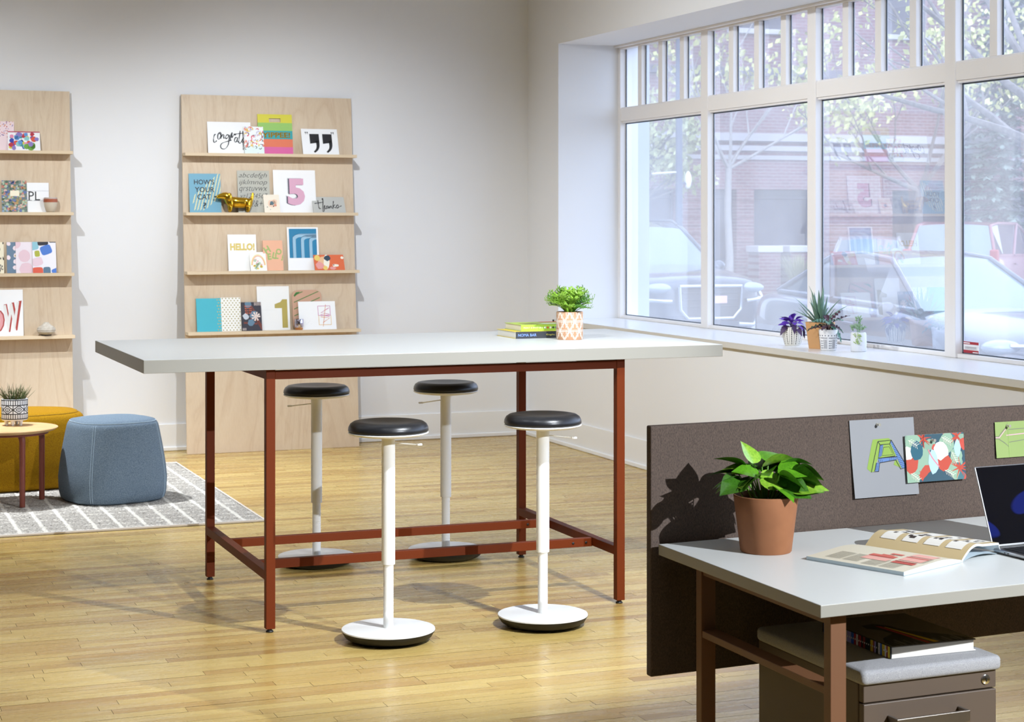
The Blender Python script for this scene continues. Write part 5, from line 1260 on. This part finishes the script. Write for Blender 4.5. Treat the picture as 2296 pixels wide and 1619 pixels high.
for i, (x, w_) in enumerate(((19.65, .55), (20.45, .62), (22.6, .62))):
    pl_ = empty('planter_wall', (x, 35.6, -.05), 0, ('pale capped brick pier with a square top by the entrance', 'pale capped brick pier with a wider top by the entrance', 'pale capped brick pier past the ornamental grass')[i], 'planter')
    boxo('brick_base', (0, w_, 0, .5, 0, .95), BRK, pl_, .01); boxo('cap', (-.04, w_+.04, -.04, .54, .95, 1.10), mat('white_cap', '#c4c2c2', .7), pl_, .02)
# ornamental grasses
GRO = mat('pale_grass', '#9c9c74', .8)
rng = random.Random(12)
for i, (x, y, l_) in enumerate(((20.25, 34.9, 'pale ornamental grass clump by the entrance piers'), (21.2, 34.9, 'wide ornamental grass clump before the dark doorway'), (22.1, 35.0, 'ornamental grass clump beside the silver car'))):
    gr_ = empty('grass_clump', (x, y, -.05), 0, l_, 'ornamental grass'); mb = MB()
    for k in range(260):
        a = rng.uniform(0, 6.28); r_ = .35*sqrt(rng.random()); L = rng.uniform(.55, .95); o_ = rng.uniform(.1, .45)
        p = [(r_*cos(a)*.5+o_*t*t*cos(a), r_*sin(a)*.5+o_*t*t*sin(a), L*t) for t in (0, .35, .7, 1)]; dx, dy = -sin(a)*.012, cos(a)*.012
        vs = []
        for (x_, y_, z_), s_ in zip(p, (1, 1, .8, .2)): vs += [(x_-dx*s_, y_-dy*s_, z_), (x_+dx*s_, y_+dy*s_, z_)]
        mb.add(vs, [(0, 1, 3, 2), (2, 3, 5, 4), (4, 5, 7, 6)])
    o = mb.build('blades', GRO, gr_); o['kind'] = 'stuff'

# ---- trees
BARK = mat('bark', '#7d7672', .9, bump=(30, .8, '#5f5854')); BARKP = mat('bark_pale', '#a8a4a2', .9, bump=(30, .6, '#8d8884'))
def leafcloud(mb, c, r, n, size, rng):
    for _ in range(n):
        while True:
            p = Vector((rng.uniform(-1, 1), rng.uniform(-1, 1), rng.uniform(-1, 1)))
            if p.length < 1: break
        q = Vector(c)+Vector((p.x*r[0], p.y*r[1], p.z*r[2])); a = Vector((rng.gauss(0, 1), rng.gauss(0, 1), rng.gauss(0, 1))).normalized(); b = a.orthogonal().normalized(); s = size*rng.uniform(.6, 1.3)
        cc = a.cross(b)
        mb.add([q-b*s, q+cc*s*.55, q+b*s, q-cc*s*.55], [(0, 1, 2, 3)])
def branch(mb, p, d, L, r, depth, tips, rng, bend=.25):
    pts = [Vector(p)]; dd = Vector(d).normalized(); n = 5
    for i in range(n):
        dd = (dd+Vector((rng.uniform(-bend, bend), rng.uniform(-bend, bend), rng.uniform(-bend*.4, bend*.8)))*.5).normalized(); pts.append(pts[-1]+dd*L/n)
    mb.tube(pts, [r*(1-.6*i/n) for i in range(n+1)], 6)
    if depth == 0: tips.append(pts[-1]); tips.append(pts[3]); return
    for k in range(3 if depth > 1 else 2):
        j = rng.randint(2, n); nd = (dd+Vector((rng.uniform(-1, 1), rng.uniform(-1, 1), rng.uniform(-.2, .7)))*.9).normalized(); branch(mb, pts[j], nd, L*rng.uniform(.55, .75), r*.5, depth-1, tips, rng, bend)
    tips.append(pts[-1])
def tree(label, x, y, trunk_h, r, dirs, L, depth, lm, per, size, cloud, seed, bark=BARK, z=-.05):
    rng = random.Random(seed); e = empty('street_tree', (x, y, z), 0, label, 'tree', 'trees along the street')
    MB().tube([(0, 0, 0), (.02, 0, trunk_h*.3), (-.02, .02, trunk_h*.65), (0, 0, trunk_h)], [r*1.25, r, r*.9, r*.8], 12).build('trunk', bark, e, smooth=60)
    mb = MB(); tips = []
    for d in dirs: branch(mb, (0, 0, trunk_h*d[3] if len(d) > 3 else trunk_h*.96), d[:3], L, r*.5, depth, tips, rng)
    mb.build('branches', bark, e, smooth=60)
    mb = MB()
    for t in tips: leafcloud(mb, t, (cloud, cloud, cloud*.7), per, size, rng)
    o = mb.build('foliage', lm, e); o['kind'] = 'stuff'; return e
YLF = leafmat('yellow_green_leaves', '#aeb066', '#c8c688', .6, scale=2); GRF = leafmat('grey_green_leaves', '#8f9a6a', '#b5b57e', .7, scale=2)
tree('bare limbed street tree with yellow leaves, its trunk at the picture edge', 9.02, 11.75, 2.6, .075, [(-.1, 1, .5), (.25, 1, .9), (.1, .9, .25, .85), (.5, .6, 1), (-.3, .5, 1.1), (.3, 1, .45, .8)], 2.6, 2, YLF, 12, .036, .34, 5)
tree('slender pale street tree before the brick building', 18.85, 35.5, 2.9, .085, [(.6, 0, .8), (-.6, .1, .9), (.1, -.3, 1), (.8, -.2, .4), (-.5, -.2, .6)], 2.3, 2, YLF, 14, .085, .45, 8, BARKP)
tree('dense leafy tree beside the dark lamp post', 16.2, 35.2, 1.7, .10, [(.5, 0, .5), (-.6, .1, .5), (.1, -.5, .6), (0, .5, .9), (.3, -.3, 1), (-.3, -.3, .9)], 1.5, 2, GRF, 30, .075, .38, 15)
tree('yellow leaved tree standing above the silver car', 22.4, 33.5, 2.4, .11, [(.7, 0, .7), (-.7, .1, .5), (.1, -.5, .8), (-.9, -.2, .2), (.5, -.3, 1)], 2.3, 2, YLF, 22, .085, .55, 23)
# blue spruce
sp_ = empty('spruce_tree', (26.3, 35.8, GZ), 0, 'blue green spruce behind the red minivan', 'tree', 'trees along the street'); rng = random.Random(3)
MB().tube([(0, 0, 0), (0, 0, 9)], [.16, .02], 10).build('trunk', BARK, sp_, smooth=60)
mb = MB(); mn = MB()
for k in range(34):
    z = .9+k*.235; R_ = 1.9*(1-z/9.3)
    for j in range(11):
        a = j*2*pi/11+k*.4+rng.uniform(-.2, .2); L = R_*rng.uniform(.8, 1.1); tip = (L*cos(a), L*sin(a), z-.18*L+.08)
        mb.tube([(0, 0, z), (L*.5*cos(a), L*.5*sin(a), z-.13*L), tip], [.02, .013, .004], 4)
        for q in range(9):
            t = .2+.8*q/9; px_, py_, pz_ = L*t*cos(a), L*t*sin(a), z-.2*L*t+.05*t
            for s_ in range(4):
                b_ = a+rng.uniform(-1.4, 1.4); l_ = .24*rng.uniform(.6, 1.1)
                ex, ey, ez = px_+l_*cos(b_), py_+l_*sin(b_), pz_+rng.uniform(-.14, .05); ox, oy = -sin(b_)*.05, cos(b_)*.05
                mn.add([(px_, py_, pz_), (ex*.5+px_*.5+ox, ey*.5+py_*.5+oy, (ez+pz_)/2), (ex, ey, ez), (ex*.5+px_*.5-ox, ey*.5+py_*.5-oy, (ez+pz_)/2)], [(0, 1, 2, 3)])
mb.build('boughs', BARK, sp_); o = mn.build('needles', leafmat('spruce_needles', '#66766c', '#8e9c8e', .7, scale=3), sp_); o['kind'] = 'stuff'
# lamp post with a white globe
lpst = empty('lamp_post', (16.35, 32.9, GZ), 0, 'dark street lamp post with a small white globe', 'lamp post')
MB().lathe([(.16, 0), (.16, .3), (.095, .5), (.072, 1.2), (.062, 7.5), (0, 7.5)], 20).build('post', mat('dark_post', '#3c4658', .6), lpst, smooth=40)
MB().tube([(0, 0, 2.55), (.18, 0, 2.55)], .03, 8).build('arm', MATS['dark_post'], lpst); MB().tube([(0, 0, 2.78), (-.6, 0, 2.74)], .018, 8).build('banner_arm', mat('pale_arm', '#cfd2d6', .5), lpst)
MB().lathe([(.02, 2.45), (.045, 2.48), (.075, 2.60), (.065, 2.70), (.03, 2.78), (0, 2.80)], 20, (.20, 0, 0)).build('globe', mat('white_globe', '#f2f2f2', .4), lpst, smooth=60)

# ---- vehicles
CGL = mat('car_glass', '#2c3238', .06, spec=.8); WSG = mat('car_glass_sky_sheen', '#5f717b', .08, spec=.9); RUB = mat('tyre_rubber', '#26272b', .8); RIM = mat('alloy_rim', '#a9adb5', .3, .9); LMPC = mat('lamp_lens', '#8d99a4', .12, .3); CHR = mat('car_chrome', '#b8c0c8', .15, .9); DTRIM = mat('car_dark_trim', '#3c4048', .5); TAIL = mat('tail_lens', '#94383c', .2); PLATE = mat('number_plate', '#e2e2e4', .5)  # windshield base lightened, sky reflection put into its colour
def ring(w, zb, zs, zc):
    zm = (zb+zs)/2; half = [(0, zb), (.82*w, zb), (.97*w, zb+.09), (w, zm), (.99*w, zs-.12), (.955*w, zs-.03), (.88*w, zs+.3*(zc-zs)), (.5*w, zs+.85*(zc-zs)), (0, zc)]
    return half+[(-x, z) for x, z in half[-2:0:-1]]
def car(name, label, loc, rz, paint, st, gh, wheels, wr, front=None, extra=None, z=GZ):
    """st: body stations (y, halfwidth, bottom, shoulder, centre top), front at y = 0; gh: glasshouse (y, z, halfwidth) profile base-front .. base-rear"""
    e = empty(name, (loc[0], loc[1], z), rz, label, 'car')
    rings = [ring(*s[1:]) for s in st]; n = len(rings[0]); vs = []; fs = []
    for s, r in zip(st, rings): vs += [(x, s[0], zz) for x, zz in r]
    for j in range(len(st)-1):
        for i in range(n): fs.append((j*n+i, (j+1)*n+i, (j+1)*n+(i+1) % n, j*n+(i+1) % n))
    fs += [tuple(range(n)), tuple((len(st)-1)*n+i for i in range(n-1, -1, -1))]
    b = obj('body', vs, fs, paint, e, smooth=50)
    mdf = b.modifiers.new('sub', 'SUBSURF'); mdf.levels = 1; mdf.render_levels = 2
    # glasshouse: painted roof, glass panes, painted pillars
    N = len(gh); crown = lambda u, k: (1-(2*u-1)**2)*.035
    def pt(k, s): return Vector((s*gh[k][2], gh[k][0], gh[k][1]))
    roof = MB(); roof.grid(lambda u, v: ((2*u-1)*gh[1+round(v*(N-3))][2], gh[1+round(v*(N-3))][0], gh[1+round(v*(N-3))][1]+crown(u, 0)), 8, N-3); roof.build('roof', paint, e, smooth=60)
    for k0, k1, nm in ((0, 1, 'windshield'), (N-1, N-2, 'rear_window')):
        g = MB(); g.grid(lambda u, v: tuple(pt(k0, 2*u-1).lerp(pt(k1, 2*u-1), v)+Vector((0, (-.04 if k0 == 0 else .04)*(1-(2*u-1)**2)*(1-v), crown(u, 0)*v))), 8, 4); g.build(nm, WSG, e, smooth=60)
    belt = lambda y: gh[0][1]+(gh[-1][1]-gh[0][1])*(y-gh[0][0])/(gh[-1][0]-gh[0][0])
    bw_ = lambda y: gh[0][2]+(gh[-1][2]-gh[0][2])*(y-gh[0][0])/(gh[-1][0]-gh[0][0])
    for s in (-1, 1):
        ys = [gh[0][0]]+[gh[k][0] for k in range(1, N-1)]+[gh[-1][0]]
        g = MB()
        for k in range(N-1):
            a, c_ = pt(k, s), pt(k+1, s); a0 = Vector((s*bw_(a.y), a.y, belt(a.y))); c0 = Vector((s*bw_(c_.y), c_.y, belt(c_.y)))
            g.add([a0, c0, c_, a], [(0, 1, 2, 3) if s < 0 else (3, 2, 1, 0)])
        g.build('side_window', CGL, e)
        p_ = MB(); p_.tube([pt(k, s) for k in range(N)], .035, 8); mid = gh[0][0]*.42+gh[-1][0]*.58
        kk = min(range(1, N-1), key=lambda k: abs(gh[k][0]-mid)); p_.tube([(s*bw_(mid), mid, belt(mid)), pt(kk, s)], .04, 8)
        p_.tube([(s*bw_(y), y, belt(y)) for y in (gh[0][0], (gh[0][0]+gh[-1][0])/2, gh[-1][0])], .03, 8); p_.build('pillars', paint, e, smooth=60)
        hw = max(t[1] for t in st)
        for yy in (.38, .66): MB().tube([(s*(hw+.012), gh[0][0]+(gh[-1][0]-gh[0][0])*yy-.1, belt(0)-.13), (s*(hw+.012), gh[0][0]+(gh[-1][0]-gh[0][0])*yy+.1, belt(0)-.12)], .018, 8).build('door_handle', paint, e, smooth=60)
        MB().ball((s*(hw+.07), gh[0][0]+.28, belt(0)+.05), (.10, .06, .075)).build('mirror', paint, e, smooth=180)
        for y in wheels:
            wl_ = MB().lathe([(wr*.62, .0), (wr*.96, .0), (wr, .03), (wr, .19), (wr*.96, .22), (0, .22)], 36).build('wheel', RUB, e, smooth=40); wl_.rotation_euler = (0, R(90 if s < 0 else -90), 0); wl_.location = (s*(hw+.006), y, wr)
            rm = MB().lathe([(0, .03), (.06, .025), (wr*.6, .045), (wr*.64, .004)], 36); 
            rm.build('rim', RIM, wl_, smooth=40)
            for k in range(5): a = k*2*pi/5; MB().box(-.025, .025, .05, wr*.6, .012, .035).build('spoke', RIM, wl_).rotation_euler = (0, 0, a)
            ar = MB(); ar.grid(lambda u, v: (s*(hw+.004), y+(wr*(1.0+.16*v))*cos(pi*u), wr+(wr*(1.0+.16*v))*sin(pi*u)), 20, 1); ar.build('wheel_arch', DTRIM, e)
    if extra: extra(e)
    return e
sedan = [(0, .55, .32, .52, .56), (.06, .74, .26, .60, .66), (.30, .86, .22, .70, .78), (.95, .905, .2, .83, .91), (1.38, .915, .2, .91, .99), (2.3, .92, .2, .94, .97), (3.3, .915, .2, .97, 1.0), (3.95, .90, .22, 1.0, 1.05), (4.40, .86, .28, .99, 1.04), (4.58, .76, .36, .84, .88), (4.62, .6, .42, .66, .68)]
sgh = [(1.22, .93, .80), (2.02, 1.40, .585), (2.55, 1.455, .60), (3.15, 1.43, .585), (4.05, 1.03, .74)]
def front_sedan(e):
    for s in (-1, 1):
        MB().ball((s*.62, .20, .64), (.20, .16, .075)).build('headlamp', LMPC, e, smooth=180); MB().box(s*.5-.12, s*.5+.12, .06, .12, .30, .36).build('fog_lamp', LMPC, e, bevel=.02)
    MB().prism([(-.40, .66), (.40, .66), (.30, .36), (-.30, .36)], lambda a, b, d: (a, -.015+d, b), .08).build('grille', BLACK, e, bevel=.02)
    for k in range(4): boxo('grille_bar', (-.36+.02*k, .36-.02*k, -.028, -.012, .60-k*.065, .615-k*.065), CHR, e, .002)
    MB().tube([(-.62, .06, .66), (-.44, -.03, .66), (-.32, -.03, .34), (.32, -.03, .34), (.44, -.03, .66), (.62, .06, .66)], .022, 8).build('grille_surround', CHR, e, smooth=60)
NAVY = mat('navy_car_paint', '#2c3442', .2, .2, coat=.6); DKB = mat('dark_car_paint', '#3a3f4a', .2, .2, coat=.6); RED = mat('red_car_paint', '#7d4448', .35, .2, coat=.5); SILV = mat('silver_car_paint', '#c2c8d0', .25, .6, coat=.5); WHT = mat('white_car_paint', '#dfe3e8', .3, .1, coat=.5)
car('parked_sedan', 'dark grey sedan parked nearest the window', (10.80, 13.72), 0, DKB, sedan, sgh, (.93, 3.62), .33, extra=front_sedan)
suv = [(0, .62, .36, .86, .90), (.05, .80, .30, .96, 1.02), (.25, .90, .28, 1.02, 1.10), (.95, .94, .26, 1.10, 1.17), (1.40, .95, .26, 1.14, 1.22), (2.5, .955, .26, 1.16, 1.18), (3.8, .95, .28, 1.18, 1.2), (4.55, .93, .3, 1.18, 1.2), (4.75, .86, .36, 1.1, 1.12), (4.8, .7, .44, .9, .9)]
ugh = [(1.25, 1.13, .84), (1.95, 1.68, .66), (2.5, 1.76, .69), (3.8, 1.75, .68), (4.35, 1.70, .66), (4.68, 1.18, .78)]
def front_suv(e):
    for s in (-1, 1):
        MB().ball((s*.70, .10, .90), (.20, .12, .075)).build('headlamp', LMPC, e, smooth=180); MB().tube([(s*.56, -.01, .73), (s*.88, .10, .75), (s*.91, .22, .82)], .03, 8).build('bumper_trim', CHR, e, smooth=60)
        MB().tube([(s*.45, .0, .42), (s*.70, .04, .40), (s*.86, .14, .52)], .028, 8).build('bumper_trim', CHR, e, smooth=60)
        MB().tube([(s*.62, 2.05, 1.74), (s*.62, 2.2, 1.80), (s*.62, 3.9, 1.80), (s*.62, 4.05, 1.74)], .02, 8).build('roof_rail', DTRIM, e, smooth=60)
    MB().prism([(-.47, .92), (.47, .92), (.45, .62), (.34, .50), (-.34, .50), (-.45, .62)], lambda a, b, d: (a, -.03+d, b), .10).build('grille', DTRIM, e, bevel=.02)
    MB().tube([(-.47, -.05, .93), (.47, -.05, .93), (.455, -.05, .62), (.34, -.05, .50), (-.34, -.05, .50), (-.455, -.05, .62), (-.47, -.05, .93)], .024, 8).build('grille_surround', CHR, e, smooth=60)
    for k in range(3): boxo('grille_bar', (-.42, .42, -.042, -.028, .83-k*.09, .85-k*.09), DTRIM, e, .002)
    boxo('front_plate', (-.05, .25, -.055, -.045, .70, .80), mat('plate_pink', '#d8b0b4', .5), e, .004)
car('parked_suv', 'dark blue SUV with a large chrome grille, parked facing the window', (11.25, 21.75), R(2), NAVY, suv, ugh, (.98, 3.80), .38, extra=front_suv)
van = [(0, .62, .34, .80, .84), (.05, .82, .28, .92, .98), (.25, .93, .26, .98, 1.06), (.9, .97, .24, 1.06, 1.12), (1.2, .98, .24, 1.08, 1.14), (3, .985, .24, 1.1, 1.12), (4.5, .98, .26, 1.12, 1.14), (5.0, .96, .28, 1.12, 1.13), (5.14, .92, .34, 1.1, 1.1), (5.16, .84, .4, 1.0, 1.0)]
vgh = [(.95, 1.07, .86), (1.85, 1.66, .70), (2.5, 1.74, .74), (4.3, 1.75, .74), (4.85, 1.70, .72), (5.10, 1.12, .86)]
def rear_van(e):
    for s in (-1, 1):
        MB().box(s*.86-.09, s*.86+.09, 5.06, 5.17, .86, 1.24).build('tail_lamp', TAIL, e, bevel=.03); MB().box(s*.86-.08, s*.86+.08, 5.08, 5.175, .74, .85).build('reverse_lamp', LMPC, e, bevel=.02)
    boxo('rear_plate', (-.26, .26, 5.165, 5.185, .80, .95), PLATE, e, .004); boxo('rear_bumper', (-.9, .9, 5.1, 5.22, .38, .58), MATS['red_car_paint'], e, .04); MB().tube([(-.35, 5.16, 1.20), (.3, 5.18, 1.16)], .012, 6).build('rear_wiper', BLACK, e)
car('red_minivan', 'red minivan seen from behind, across the street', (24.9, 33.9), R(180-48), RED, van, vgh, (.95, 3.95), .34, extra=rear_van)
car('white_van', 'white van passing behind the parked SUV', (15.8, 31.2), R(90), WHT, van, vgh, (.95, 3.95), .34)
car('silver_hatchback', 'silver hatchback beyond the parked sedan roof', (19.2, 30.3), R(-31), SILV, sedan, sgh, (.93, 3.62), .33)
